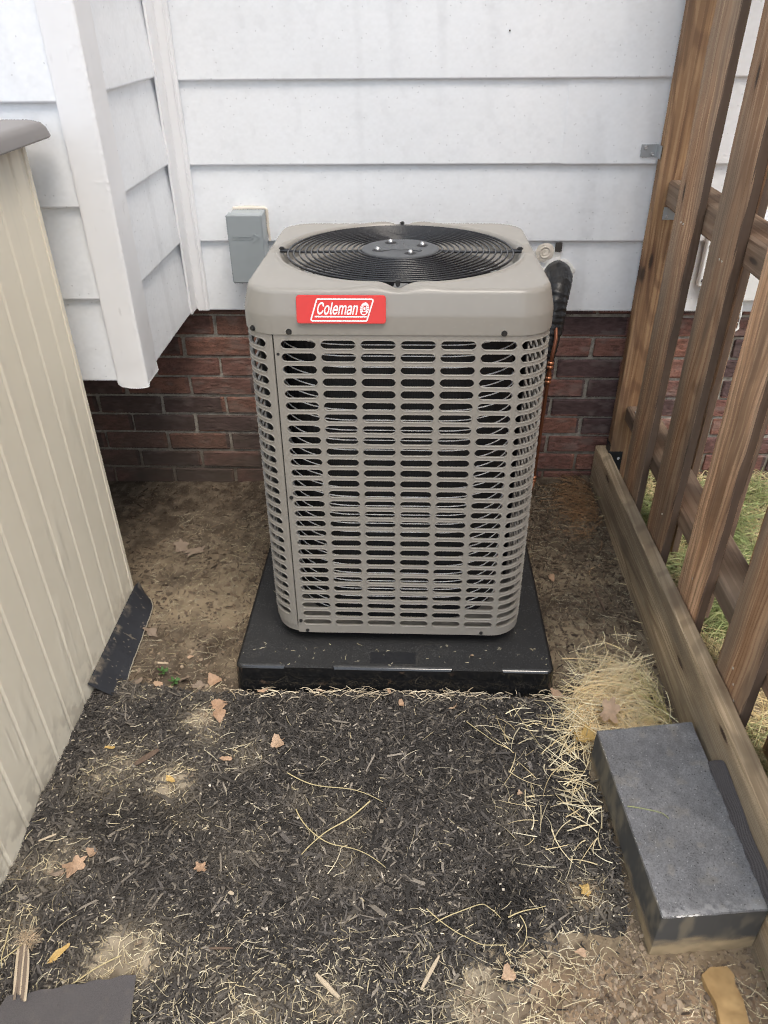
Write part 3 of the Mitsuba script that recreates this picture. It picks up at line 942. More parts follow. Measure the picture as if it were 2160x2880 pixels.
# side wall: grooved profile along y
pitch = .0785
prof = []
y = SY - .004
prof.append((SX - .03, SY + .0))
prof += [(SX - .004, SY), (SX - .001, SY - .0012), (SX, SY - .004)]
yy = SY - .016
prof += [(SX, yy), (SX - .0045, yy - .0022), (SX - .0045, yy - .0042), (SX - .0005, yy - .0064)]
k = 1
while SY - pitch * k > -2.6:
    yg = SY - pitch * k
    prof += [(SX, yg + .0065), (SX - .0020, yg + .0025), (SX - .0026, yg), (SX - .0020, yg - .0025), (SX, yg - .0065)]
    k += 1
prof.append((SX, -2.6)); prof.append((SX - .03, -2.6))
prof = np.array(prof)
zs = np.linspace(-.05, SZT, 14)
Pp = np.zeros((len(prof), len(zs), 3))
for j, z in enumerate(zs):
    Pp[:, j] = np.c_[prof, np.full(len(prof), z)]
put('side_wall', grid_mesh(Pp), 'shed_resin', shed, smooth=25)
put('end_wall', box(-1.9, SX - .005, SY - .025, SY - .002, -.05, SZT, .003), 'shed_resin', shed)
put('rear_wall', box(-1.9, -1.88, -2.6, SY - .026, -.05, SZT), 'shed_resin', shed)
# lid: rounded edge that overhangs the end
lidp = rsq(-1.98, -.7165, -2.7, -.571, .030, 9)
rws = []
for ins, z in ((.010, SZT + .001), (.002, SZT + .002), (.0, SZT + .005), (.001, SZT + .009), (.004, SZT + .020), (.010, SZT + .029), (.022, SZT + .034), (.20, SZT + .048)):
    c = lidp.mean(0)
    q = sg.Polygon(lidp).buffer(-ins, join_style='mitre') if False else None
    sc_ = 1 - ins / .65
    rws.append(np.c_[c + (lidp - c) * [1 - ins / .63, 1 - ins / 1.09], np.full(len(lidp), z)])
Pl = np.array(rws)
lm_ = grid_mesh(np.concatenate([Pl, Pl[:, :1]], 1).transpose(1, 0, 2))
und = extrude(sg.Polygon(Pl[0][:, :2]), .001); und.apply_translation((0, 0, SZT + .0003))
tp = extrude(sg.Polygon(Pl[-1][:, :2]), .001); tp.apply_translation((0, 0, SZT + .0472))
put('lid', cat([lm_, und, tp]), 'lid_resin', shed, smooth=40)

# black strip along the foot of the shed
st = thing('edging_strip', 'black plastic strip leaning along the foot of the beige shed', 'edging')
n = 40
ysx = np.linspace(-.640, -1.02, n)
outer = np.interp(ysx, [-1.02, -.95, -.85, -.735, -.69, -.66, -.64], [-.668, -.676, -.681, -.684, -.690, -.704, -.722])
inner = np.interp(ysx, [-1.02, -.66, -.64], [-.7405, -.7405, -.735])
Ps = np.zeros((n, 6, 3))
for j, t in enumerate((0, .1, .4, .7, .93, 1.0)):
    zt = .047 * (1 - t) ** 1.15 + .004 + gh(outer, ysx) * t + .002 * np.sin(ysx * 40) * t
    Ps[:, j] = np.c_[inner + (outer - inner) * t, ysx, zt]
put('strip', grid_mesh(Ps), 'skirt_plastic', st, smooth=True)
put('rim', tube(Ps[:, -1] + [0, 0, .0006], .0014, 6), 'skirt_edge', st, smooth=True)

# ------------------------------------------------------------------ fence
fence = thing('fence', 'brown wooden shadowbox fence running from the house towards the viewer', 'fence')
FX = .6535                     # near face of the near pickets


def board(x0, x1, y0, y1, z0, z1, seed, axis=2, rough=.0016, c=.0025):
    """A sawn board with slightly uneven arrises along its length."""
    r = np.random.default_rng(seed)
    d = [(x0, x1), (y0, y1), (z0, z1)]
    L0, L1 = d[axis]
    o = [i for i in range(3) if i != axis]
    (a0, a1), (b0, b1) = d[o[0]], d[o[1]]
    n = max(8, int((L1 - L0) / .035))
    t = np.linspace(L0, L1, n)
    ring = [(a0 + c, b0), (a1 - c, b0), (a1, b0 + c), (a1, b1 - c), (a1 - c, b1), (a0 + c, b1), (a0, b1 - c), (a0, b0 + c)]
    P = np.zeros((n, 8, 3))
    s = r.uniform(0, 90)
    for j, (a, b) in enumerate(ring):
        ja = rough * 2 * (meshkit.fbm(np.stack([t * 14 + s, np.full(n, j // 2 * 7.3), t * 0], -1), 3, 2) - .5)
        jb = rough * 2 * (meshkit.fbm(np.stack([t * 14 + s + 40, np.full(n, j // 2 * 7.3), t * 0], -1), 3, 4) - .5)
        P[:, j, axis], P[:, j, o[0]], P[:, j, o[1]] = t, a + ja * .5, b + jb
    m = grid_mesh(np.concatenate([P, P[:, :1]], 1))
    f = [(0, j, j + 1) for j in range(1, 7)] + [((n - 1) * 9, (n - 1) * 9 + j + 1, (n - 1) * 9 + j) for j in range(1, 7)]
    m = trimesh.Trimesh(m.vertices, np.vstack([m.faces, f]), process=False)
    m.fix_normals()
    return m


put('wall_post', board(.6455, .785, -.0835, -.046, -.02, 2.25, 1, rough=.0008), 'post_wood', fence, smooth=30)
near = [(-.392, -.240), (-.654, -.512), (-.927, -.790), (-1.207, -1.066), (-1.483, -1.342), (-1.76, -1.62)]
for i, (a, b) in enumerate(near):
    pk = put('picket', board(FX, FX + .021, a, b, .045, 1.95 + .01 * (i % 3), 20 + i, rough=.0026), 'picket_wood', fence, smooth=30)
for i in range(6):
    b = -.316 - .277 * i
    put('picket', board(FX + .021 + .087, FX + .042 + .087, b - .140, b, .03, 1.95, 40 + i, rough=.002), 'picket_wood', fence, smooth=30)
for zc, h in ((.905, .066), (.268, .052), (1.62, .066)):
    put('rail', board(FX + .0215, FX + .1075, -2.0, -.084, zc, zc + h, int(zc * 100), axis=1, rough=.001, c=.006), 'rail_wood', fence, smooth=30)


def ring_screw(p, nrm):
    p, nrm = np.array(p, float), np.array(nrm, float)
    a = np.cross(nrm, [0, 0, 1.0]); 
    if np.linalg.norm(a) < .1:
        a = np.array([1.0, 0, 0])
    a /= np.linalg.norm(a); b = np.cross(nrm, a)
    t = np.arange(16) * 2 * PI / 16
    return cat([tube(p + nrm * .0018 + .0033 * (np.cos(t)[:, None] * a + np.sin(t)[:, None] * b), .0014, 6, closed=True), tube([p - nrm * .002, p + nrm * .0012], .0032, 12)])


br = put('bracket', cat([box(.600, .6455, -.0395, -.0372, 1.0195, 1.0505, .0006), box(.6405, .6440, -.075, -.0372, 1.0195, 1.0505, .0006)]), 'galvanised', fence)
put('screw', ring_screw((.611, -.0397, 1.043), (0, -1, 0)), 'bolt_steel', br, smooth=40)
put('screw', ring_screw((.630, -.0397, 1.028), (0, -1, 0)), 'bolt_steel', br, smooth=40)
br2 = put('bracket', box(.6735, .706, -.0862, -.0837, .872, .9045, .0006), 'galvanised', fence)
put('screw', ring_screw((.684, -.0864, .881), (0, -1, 0)), 'bolt_steel', br2, smooth=40)
br3 = put('post_bracket', cat([box(.6425, .6450, -.0865, -.044, .005, .186, .0006), box(.6425, .688, -.0868, -.0840, .005, .160, .0006)]), 'bracket_black', fence)
tag(br3, 'black metal bracket holding the foot of the post')
put('screw', ring_screw((.676, -.0870, .137), (0, -1, 0)), 'bolt_steel', br3, smooth=40)
put('nail', ring_screw((.691, -.130, .3212), (0, 0, 1)), 'bolt_steel', fence, smooth=40)
for y, z in ((-.585, .905), (-.60, .905), (-.300, .915), (-.318, .915), (-.60, .265), (-.86, .262), (-1.13, .25), (-1.15, .225), (-1.17, .20)):
    put('nail_hole', tube([(FX + .002, y, z), (FX - .0008, y, z)], .0026, 8), 'caulk', fence, smooth=40)

kb = thing('kick_board', 'weathered grey brown plank on edge along the foot of the fence', 'plank')
kbm = board(.6135, .6500, -2.0, -.030, -.02, .150, 70, axis=1, rough=.0022, c=.003)
up = kbm.vertices[:, 2] > .08
kbm.vertices[up, 2] += .045 * np.clip((-kbm.vertices[up, 1]) / .95, 0, 1.2)
put('board', kbm, 'kick_wood', kb, smooth=30)

# white hose bracket on the house beyond the fence
hb_ = thing('hose_holder', 'white wall box with screwed strap and wire rack beyond the fence', 'hose holder')
put('strap', box(.8185, .8395, -.058, -.038, .683, .83, .003), 'white_metal', hb_)
for z, x in ((.796, .829), (.7005, .828)):
    put('screw', ring_screw((x, -.0582, z), (0, -1, 0)), 'screw_dark', hb_, smooth=40)
put('panel', box(.842, 1.16, -.066, -.038, .6430, .86, .004), 'white_metal', hb_)
rk = [tube([(.951, -.060, .645), (.9575, -.062, .600), (.9600, -.062, .562), (.955, -.062, .557), (.875, -.062, .557)], .0042, 8)]
for z in (.58, .60, .618):
    rk.append(tube([(.88, -.060, z), (.957, -.062, z)], .0016, 6))
rk.append(tube([(.935, -.061, .58), (.948, -.061, .566), (.956, -.061, .560)], .0014, 6))
put('wire_rack', cat(rk), 'white_metal', hb_, smooth=40)

# ------------------------------------------------------------------ concrete block with fabric
blk = thing('concrete_block', 'dark grey rectangular block with chipped pale edges in the near right corner', 'block')
A, B, Cc, D = np.array([.3974, -1.1660]), np.array([.6035, -1.1365]), np.array([.6110, -1.5370]), np.array([.4280, -1.5560])
nb = 26


def quadgrid(A, B, C, D, n, m, z):
    u, v = np.meshgrid(np.linspace(0, 1, n), np.linspace(0, 1, m), indexing='ij')
    q = (A * (1 - u[..., None]) + D * u[..., None]) * (1 - v[..., None]) + (B * (1 - u[..., None]) + C * u[..., None]) * v[..., None]
    return np.concatenate([q, np.full(q.shape[:2] + (1,), z)], -1)


import manifold3d as m3
tw_ = trimesh.creation.extrude_polygon(sg.Polygon([A, D, Cc, B]).buffer(-.0035).buffer(.0035), .118, engine='earcut')
tw_.apply_translation((0, 0, -.018))
tw_ = trimesh.convex.convex_hull(np.vstack([np.c_[np.array(sg.Polygon([A, D, Cc, B]).buffer(-.004).buffer(.0018).exterior.coords), np.full(len(sg.Polygon([A, D, Cc, B]).buffer(-.004).buffer(.0018).exterior.coords), .1)],
                                         np.c_[np.array(sg.Polygon([A, D, Cc, B]).buffer(-.004).buffer(.004).exterior.coords), np.full(len(sg.Polygon([A, D, Cc, B]).buffer(-.004).buffer(.004).exterior.coords), .0975)],
                                         np.c_[np.array(sg.Polygon([A, D, Cc, B]).exterior.coords), np.full(5, -.06)]]))
for _ in range(5):
    tw_ = tw_.subdivide() if len(tw_.faces) < 30000 else tw_
nv = meshkit.fbm(tw_.vertices * 90, 3, 4)
edge = np.exp(-((tw_.vertices[:, 2] - .099) / .006) ** 2)
tw_.vertices = tw_.vertices + (nv[:, None] - .5) * .0022 - np.array([0, 0, 1]) * (np.clip(meshkit.noise(tw_.vertices * 55, 8) - .72, 0, 1) * .012)[:, None] * edge[:, None]
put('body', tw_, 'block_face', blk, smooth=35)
ch = []
for i in range(40):
    t = .08 + .28 * random.random() if i < 26 else random.random()
    p = D + (Cc - D) * t
    s = trimesh.creation.icosphere(1, random.uniform(.0012, .0032) if i < 26 else random.uniform(.0006, .0014))
    s.vertices *= [1.6, .7, .55]
    s.apply_translation((p[0], p[1] + .002 + random.uniform(-.001, .0015), .0985))
    ch.append(s)
for i in range(26):
    t = random.random()
    p = A + (D - A) * t
    s = trimesh.creation.icosphere(1, random.uniform(.0006, .0016)); s.vertices *= [.7, 1.5, .5]
    s.apply_translation((p[0] + .0022, p[1], .099)); ch.append(s)
put('chipped_edge', cat(ch), 'chip_white', blk)

ff = thing('weed_barrier', 'grey woven fabric flap between the block and the plank', 'fabric')
n = 46
yv = np.linspace(-1.243, -1.75, n)
Pf = np.zeros((n, 8, 3))
for j in range(8):
    t = j / 7
    xin = np.interp(yv, [-1.75, -1.542, -1.243], [.6110, .6085, .6010])
    x = xin + (.6125 - xin) * min(1, t * 1.15)
    z = .1018 + (.040 + .012 * (meshkit.noise(np.c_[yv * 14, yv * 0, yv * 0], 3) - .5)) * t ** .8 * np.clip((-1.236 - yv) / .035, .15, 1)
    z = z + .0022 * np.sin(yv * 55 + t * 3) * t * (1 - t) * 4
    Pf[:, j] = np.c_[x + .001 * np.sin(yv * 70) * (1 - t), yv, z]
put('sheet', grid_mesh(Pf), 'weed_fabric', ff, smooth=True)
hem = Pf[:, 0] + np.c_[.001 * np.sin(yv * 180), 0 * yv, .0004 + 0 * yv]
put('hem', tube(hem, .0011, 6), 'weed_fabric', ff, smooth=True)

f2 = thing('weed_barrier', 'black woven fabric piece lying flat at the lower left on the mulch', 'fabric')
u, v = np.meshgrid(np.linspace(0, 1, 30), np.linspace(0, 1, 24), indexing='ij')
c0, c1, c2, c3 = np.array([-.6455, -1.6715]), np.array([-.4435, -1.6305]), np.array([-.4150, -1.80]), np.array([-.68, -1.82])
q = (c0 * (1 - u[..., None]) + c1 * u[..., None]) * (1 - v[..., None]) + (c3 * (1 - u[..., None]) + c2 * u[..., None]) * v[..., None]
q[:, 0, 1] += .0016 * np.sin(np.linspace(0, 30, 30))
zf = .021 + .005 * (meshkit.fbm(np.concatenate([q * 9, q[..., :1] * 0], -1), 2, 6) - .5)
put('sheet', grid_mesh(np.concatenate([q, zf[..., None]], -1)), 'weed_fabric', f2, smooth=True)

# ------------------------------------------------------------------ tan stone
sx = np.array([(0, .014)]) + np.array([(.503, -1.604), (.520, -1.592), (.548, -1.590), (.554, -1.602), (.550, -1.617), (.556, -1.640), (.553, -1.673), (.545, -1.75), (.505, -1.75), (.510, -1.674), (.513, -1.647), (.506, -1.625)])
pg = sg.Polygon(sx).buffer(.004).buffer(-.002)
stone_m = extrude(pg, .02)
stone_m = stone_m.subdivide().subdivide().subdivide()
stone_m.vertices = stone_m.vertices + np.c_[np.zeros(len(stone_m.vertices)), np.zeros(len(stone_m.vertices)), .012 * (meshkit.fbm(stone_m.vertices * 22, 3, 2) - .5)]
stone_m.apply_translation((0.006, 0, -.034))
k_ = put('flat_stone', stone_m, 'stone_tan', smooth=40)
tag(k_, 'yellow tan flat stone half buried below the grey block', 'stone')


# ------------------------------------------------------------------ mulch
def slivers(x, y, z, L, W, H, yaw, pit, bendv, col, tones):
    """Many little tapered wood slivers (12 triangles each) as one coloured mesh."""
    n = len(x)
    # 3 stations of 2x2? two ends narrow and a wide middle: 8 corners
    base = np.array([[-.5, -.28, -.4], [-.5, .28, -.4], [.5, .28, -.4], [.5, -.28, -.4], [-.32, -.5, .5], [-.38, .5, .5], [.36, .42, .5], [.3, -.5, .5]])
    jit = rng.uniform(-.16, .16, (n, 8, 3))
    v = (base[None] + jit) * np.stack([L, W, H], -1)[:, None]
    v[..., 2] += bendv[:, None] * (v[..., 0] / L[:, None]) ** 2 * L[:, None]
    cp_, sp_ = np.cos(pit)[:, None], np.sin(pit)[:, None]
    X = v[..., 0] * cp_ + v[..., 2] * sp_
    Zz = -v[..., 0] * sp_ + v[..., 2] * cp_
    cy, sy = np.cos(yaw)[:, None], np.sin(yaw)[:, None]
    out = np.stack([X * cy - v[..., 1] * sy + x[:, None], X * sy + v[..., 1] * cy + y[:, None], Zz + z[:, None]], -1)
    f = np.array([[0, 1, 2], [0, 2, 3], [4, 6, 5], [4, 7, 6], [0, 4, 5], [0, 5, 1], [1, 5, 6], [1, 6, 2], [2, 6, 7], [2, 7, 3], [3, 7, 4], [3, 4, 0]])[:, ::-1]
    faces = (f[None] + (np.arange(n) * 8)[:, None, None]).reshape(-1, 3)
    color = np.repeat(col, 8, 0)
    return trimesh.Trimesh(out.reshape(-1, 3), faces, process=False), color


def inside(poly, n):
    x0, y0, x1, y1 = poly.bounds
    x, y = rng.uniform(x0, x1, n), rng.uniform(y0, y1, n)
    m = shapely.contains_xy(poly, x, y)
    return x[m], y[m]


bed = sg.Polygon([(-.80, -.99), (-.70, -.965), (-.60, -.985), (-.50, -1.00), (-.40, -1.00), (-.2, -.994), (.12, -.992), (.345, -1.005), (.372, -1.09), (.385, -1.22), (.398, -1.32), (.405, -1.42), (.402, -1.50), (.38, -1.56), (.30, -1.60), (.26, -1.66), (.25, -1.9), (-1.0, -1.9)])
block_poly = sg.Polygon([A, B, Cc, D]).buffer(.004)
pad_poly = sg.box(px0 - .003, -.985, px1 + .003, .2)
GAPS = [(-.468, -1.075, .055, .85), (-.489, -1.250, .060, .75), (-.487, -1.600, .065, .8), (-.345, -1.180, .045, .5), (-.60, -1.225, .075, .6), (-.655, -1.43, .06, .55), (.335, -1.47, .045, .8), (-.44, -1.13, .04, .55), (-.70, -1.56, .05, .5), (.10, -1.66, .05, .5), (-.25, -1.70, .06, .4)]
HEAP = [(.188, -1.495, .05, .030), (-.55, -1.32, .07, .010), (-.70, -1.30, .05, .022), (-.35, -1.53, .10, .012), (-.60, -1.05, .10, .006), (-.05, -1.02, .2, .004)]


def gap(x, y):
    g_ = 0 * x
    for cx, cy, r, s in GAPS:
        rr_ = ((x - cx) ** 2 + (y - cy) ** 2) / (r * r)
        g_ = np.maximum(g_, s * np.exp(-rr_ ** 1.3))
    nn = meshkit.fbm(np.stack([x * 9, y * 9, 0 * x], -1), 3, 11)
    return np.clip(g_ * (.85 + 1.1 * nn) + np.clip(nn - .61, 0, 1) * 2.0, 0, 1)


def mh(x, y):
    h = gh(x, y)
    for cx, cy, r, a in HEAP:
        h = h + a * np.exp(-((x - cx) ** 2 + (y - cy) ** 2) / (r * r))
    return h + .008 * (1 - gap(x, y))


# dark humus under the chips
xs2, ys2 = np.arange(-.86, .44, .012), np.arange(-1.95, -.95, .012)
BX, BY = np.meshgrid(xs2, ys2, indexing='ij')
inb = np.array([shapely.contains_xy(bed.buffer(-.012), BX.ravel(), BY.ravel())]).reshape(BX.shape)
hb2 = mh(BX, BY) - .0015 - .02 * (~inb) - .016 * (gap(BX, BY) > .42) - .03 * ((BX > .1) & (BY < -1.53) & (np.clip((BX - .17) / .07 + (-1.55 - BY) / .05, -3, 3) * .5 + (meshkit.fbm(np.stack([BX * 16, BY * 16, 0 * BX], -1), 3, 31) - .4) * 2 > .3))
sub = put('mulch', grid_mesh(np.stack([BX, BY, hb2], -1)), 'mulch_bed', smooth=True)
tag(sub, 'black shredded wood mulch spread in front of the pad', 'mulch', kind='stuff')
x, y = inside(bed, 190000)
front = np.clip((-1.53 - y) / .12, 0, 1)
fr2 = meshkit.fbm(np.stack([x * 16, y * 16, 0 * x], -1), 3, 31)
edge_ = np.clip((x - .17) / .07 + (-1.55 - y) / .05, -3, 3)
fringe = np.where((x > .1) & (y < -1.53), np.clip(edge_ * .5 + (fr2 - .4) * 2, 0, 1), 0)
keep = rng.random(len(x)) > np.clip(gap(x, y) * .97 + .30 * front + fringe, 0, .985)
keep &= ~shapely.contains_xy(block_poly, x, y)
x, y = x[keep], y[keep]
n = len(x)
L = np.exp(rng.normal(math.log(.0098), .62, n)).clip(.003, .05)
W = (np.exp(rng.normal(math.log(.0018), .42, n)) * (L / .0105) ** .4).clip(.0007, .008)
H = W * rng.uniform(.3, .6, n)
tone = rng.random(n)
col = np.array([.053, .048, .044])[None] * np.exp(rng.normal(-.06, .48, n))[:, None]
br_ = tone > .86
col[br_] = np.array([.17, .15, .125]) * np.exp(rng.normal(0, .35, br_.sum()))[:, None]
gq = np.clip(gap(x, y) * 1.5, 0, .85)[:, None] * rng.uniform(.3, 1, n)[:, None]
col = col * (1 - gq) + np.array([.17, .148, .118]) * gq
hp = np.exp(-((x - .188) ** 2 + (y + 1.495) ** 2) / .0035) + .6 * np.exp(-((x + .52) ** 2 / .02 + (y + 1.33) ** 2 / .0025))
col = col * (1 - .6 * np.clip(hp, 0, 1))[:, None]
sh, chc = slivers(x, y, mh(x, y) + rng.uniform(-.002, .007, n), L, W, H, rng.uniform(0, 2 * PI, n), rng.normal(0, .16, n), rng.normal(0, .12, n), col, None)
mk_ = put('shreds', sh, 'chip_wood', sub, color=chc)
tag(mk_, kind='stuff')


def strands(x, y, z, L, r, yaw, lift, curve, col, droop=.0, seg=5):
    """Many thin three sided stems, each a bent polyline."""
    n = len(x)
    t = np.linspace(0, 1, seg + 1)
    a = yaw[:, None] + curve[:, None] * (t[None] - .3)
    dx, dy = np.cos(a), np.sin(a)
    step = L[:, None] / seg
    px = x[:, None] + np.cumsum(np.concatenate([np.zeros((n, 1)), dx[:, :-1] * step], 1), 1)
    py = y[:, None] + np.cumsum(np.concatenate([np.zeros((n, 1)), dy[:, :-1] * step], 1), 1)
    pz = z[:, None] + lift[:, None] * L[:, None] * (t[None] - (1 + droop) * t[None] ** 2 * .9)
    P = np.stack([px, py, pz], -1)
    nx, ny = -dy, dx
    rr_ = r[:, None] * (1 - .6 * t[None])
    offs = [(1, -.5), (-1, -.5), (0, .9)]
    V = np.stack([P + np.stack([nx * rr_ * a_, ny * rr_ * a_, rr_ * b_], -1) for a_, b_ in offs], 2)
    idx = []
    for i in range(seg):
        for j in range(3):
            k2 = (j + 1) % 3
            idx += [(i * 3 + j, (i + 1) * 3 + j, (i + 1) * 3 + k2), (i * 3 + j, (i + 1) * 3 + k2, i * 3 + k2)]
    idx = np.array(idx)
    m = (seg + 1) * 3
    faces = (idx[None] + (np.arange(n) * m)[:, None, None]).reshape(-1, 3)
    return trimesh.Trimesh(V.reshape(-1, 3), faces, process=False), np.repeat(col, m, 0)


def straw_col(n, a=(.56, .47, .29), b=(.74, .67, .50)):
    t = rng.random(n)[:, None]
    return (np.array(a) * (1 - t) + np.array(b) * t) * np.exp(rng.normal(0, .18, n))[:, None]


# short pale clippings over mulch and soil
x1, y1 = inside(bed, 13000)
dens = .07 + .7 * gap(x1, y1) + .65 * np.clip((-1.50 - y1) / .1, 0, 1) + .25 * np.clip((x1 - .15) / .2, 0, 1)
k1 = rng.random(len(x1)) < dens
x1, y1 = x1[k1], y1[k1]
x2, y2 = inside(sg.Polygon([(-.74, -.97), (-.41, -1.0), (-.41, -.2), (-.74, -.2)]), 900)
x3, y3 = inside(sg.Polygon([(.35, -1.0), (.36, -.06), (.61, -.06), (.61, -1.15)]), 1500)
x4, y4 = inside(sg.Polygon([(.2, -1.57), (.7, -1.57), (.7, -1.85), (.18, -1.85)]), 1100)
xx, yy_ = np.concatenate([x1, x2, x3, x4]), np.concatenate([y1, y2, y3, y4])
kk = ~shapely.contains_xy(block_poly, xx, yy_)
xx, yy_ = xx[kk], yy_[kk]
n = len(xx)
zz_ = np.where(shapely.contains_xy(bed, xx, yy_), mh(xx, yy_) + .006, gh(xx, yy_) + .0015)
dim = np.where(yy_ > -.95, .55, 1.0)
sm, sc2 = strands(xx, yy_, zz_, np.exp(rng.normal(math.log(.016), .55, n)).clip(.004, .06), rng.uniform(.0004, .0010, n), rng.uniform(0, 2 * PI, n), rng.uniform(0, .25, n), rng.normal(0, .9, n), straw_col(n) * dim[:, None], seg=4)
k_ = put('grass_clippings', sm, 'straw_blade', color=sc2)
tag(k_, 'short pale dry grass clippings scattered over mulch and soil', 'clippings', kind='stuff')

# tiny pale flecks in the mulch
x, y = inside(bed, 2600)
kk = ~shapely.contains_xy(block_poly, x, y) & (rng.random(len(x)) < .35 + .65 * meshkit.fbm(np.stack([x * 12, y * 12, 0 * x], -1), 2, 41))
x, y = x[kk], y[kk]; n = len(x)
L = np.exp(rng.normal(math.log(.0026), .45, n)).clip(.001, .008)
fl, fc = slivers(x, y, mh(x, y) + rng.uniform(.004, .011, n), L, L * rng.uniform(.3, .9, n), L * .3, rng.uniform(0, 2 * PI, n), rng.normal(0, .3, n), rng.normal(0, .1, n), straw_col(n, (.36, .31, .23), (.66, .60, .50)), None)
k_ = put('pale_flecks', fl, 'chip_wood', sub, color=fc)
tag(k_, kind='stuff')
# clods of soil
x, y = np.concatenate([rng.uniform(-.95, .66, 36000), rng.uniform(.1, .66, 16000)]), np.concatenate([rng.uniform(-1.80, -.02, 36000), rng.uniform(-1.80, -1.5, 16000)])
on_bed = shapely.contains_xy(bed, x, y)
kk = ~shapely.contains_xy(pad_poly, x, y) & ~shapely.contains_xy(block_poly, x, y) & (x < .61) & (~on_bed | (rng.random(len(x)) < gap(x, y) * .8)) & (rng.random(len(x)) < .15 + 1.5 * np.clip(meshkit.fbm(np.stack([x * 8, y * 8, 0 * x], -1), 3, 51) - .3, 0, 1))
x, y, on_bed = x[kk], y[kk], on_bed[kk]; n = len(x)
L = np.exp(rng.normal(math.log(.0032), .55, n)).clip(.001, .014)
tn = rng.random(n)[:, None]
col = (np.array([.075, .056, .040]) * (1 - tn) + np.array([.15, .115, .08]) * tn) * np.exp(rng.normal(0, .2, n))[:, None]
lite = ((y < -.85) & ((x < -.4) | (y < -1.0)))[:, None]
col = np.where(lite, col * np.array([2.1, 2.15, 2.2]), col)
cl, ccol = slivers(x, y, gh(x, y) + .0004 + .002 * on_bed, L, L * rng.uniform(.6, 1, n), L * rng.uniform(.4, .9, n), rng.uniform(0, 2 * PI, n), rng.normal(0, .4, n), rng.normal(0, .1, n), col, None)
k_ = put('soil_crumbs', cl, 'chip_wood', color=ccol)
tag(k_, 'small crumbs and clods of brown soil on the bare ground', 'soil', kind='stuff')

# dead wood crumbs and bark bits on the bare soil
xa, ya = inside(sg.Polygon([(.34, -1.0), (.35, -.05), (.612, -.05), (.612, -1.1)]), 4200)
xb, yb_ = inside(sg.Polygon([(-.74, -.99), (-.40, -1.0), (-.31, -.04), (-.95, -.04)]), 1700)
xc, yc_ = inside(sg.Polygon([(.2, -1.56), (.7, -1.58), (.7, -1.85), (.18, -1.85)]), 420)
pr = rng.random(len(xa)) < np.clip((ya + 1.0) / .6, .08, 1)
xa, ya = xa[pr], ya[pr]
x, y = np.concatenate([xa, xb, xc]), np.concatenate([ya, yb_, yc_])
kk = ~shapely.contains_xy(pad_poly, x, y) & ~shapely.contains_xy(block_poly, x, y)
x, y = x[kk], y[kk]
n = len(x)
L = np.exp(rng.normal(math.log(.011), .5, n)).clip(.003, .05)
W = np.exp(rng.normal(math.log(.0026), .5, n)).clip(.001, .012)
tn = rng.random(n)[:, None]
col = (np.array([.05, .036, .026]) * (1 - tn) + np.array([.17, .125, .085]) * tn) * np.exp(rng.normal(0, .25, n))[:, None]
sh2, c2_ = slivers(x, y, gh(x, y) + rng.uniform(0, .003, n), L, W, W * rng.uniform(.3, .7, n), rng.uniform(0, 2 * PI, n), rng.normal(0, .12, n), rng.normal(0, .1, n), col, None)
k_ = put('bark_crumbs', sh2, 'chip_wood', color=c2_)
tag(k_, 'brown bark crumbs and wood bits lying on the bare soil', 'bark', kind='stuff')

# loose dry grass lying between the pad and the plank and along the block
def straw_patch(poly, n, lo, hi, pile, yaw0, spread, keep):
    x, y = inside(poly, int(n * poly.envelope.area / poly.area))
    n = len(x)
    L = rng.uniform(lo, hi, n)
    yaw = yaw0 + rng.normal(0, spread, n)
    curve = rng.normal(0, .6, n)
    ax_, ay_ = x - .5 * L * np.cos(yaw), y - .5 * L * np.sin(yaw)
    bx_, by_ = x + .5 * L * np.cos(yaw + .5 * curve), y + .5 * L * np.sin(yaw + .5 * curve)
    ok = keep(ax_, ay_) & keep(bx_, by_)
    ax_, ay_, L, yaw, curve = ax_[ok], ay_[ok], L[ok], yaw[ok], curve[ok]
    n = len(ax_)
    z = np.where(shapely.contains_xy(bed, ax_, ay_), mh(ax_, ay_) + .009, gh(ax_, ay_) + .001) + pile * rng.random(n) ** 1.3
    return strands(ax_, ay_, z, L, rng.uniform(.0007, .0015, n), yaw, rng.uniform(.0, .13, n), curve, straw_col(n, (.70, .56, .31), (.90, .82, .60)), droop=.1, seg=8)


free = lambda x, y: (x < .608) & ~shapely.contains_xy(block_poly.buffer(.002), x, y) & ~shapely.contains_xy(pad_poly.buffer(.002), x, y)
main_ = sg.Polygon([(.37, -1.02), (.43, -.93), (.52, -.885), (.60, -.90), (.608, -1.13), (.50, -1.145), (.40, -1.15), (.355, -1.09)])
ms_ = [straw_patch(main_, 760, .05, .19, .026, PI * 1.08, .6, free), straw_patch(main_, 240, .05, .15, .030, PI * .6, .9, free),
       straw_patch(sg.Polygon([(.355, -1.07), (.405, -1.12), (.41, -1.33), (.33, -1.33), (.31, -1.15)]), 130, .03, .09, .012, PI * .8, 1.2, free),
       straw_patch(sg.Polygon([(.20, -1.05), (.36, -1.03), (.38, -1.40), (.24, -1.45)]), 70, .02, .08, .003, PI * .75, 1.4, free),
       straw_patch(sg.Polygon([(.40, -.84), (.60, -.75), (.608, -.95), (.38, -.99)]), 90, .04, .14, .004, PI * .9, 1.2, free)]
vs_ = np.cumsum([0] + [len(m.vertices) for m, c in ms_])
k_ = put('dry_grass', trimesh.Trimesh(np.vstack([m.vertices for m, c in ms_]), np.vstack([m.faces + o for (m, c), o in zip(ms_, vs_)]), process=False), 'straw_blade', color=np.vstack([c for m, c in ms_]))
tag(k_, 'loose long straw coloured dry grass between the pad and the plank', 'dry grass', kind='stuff')
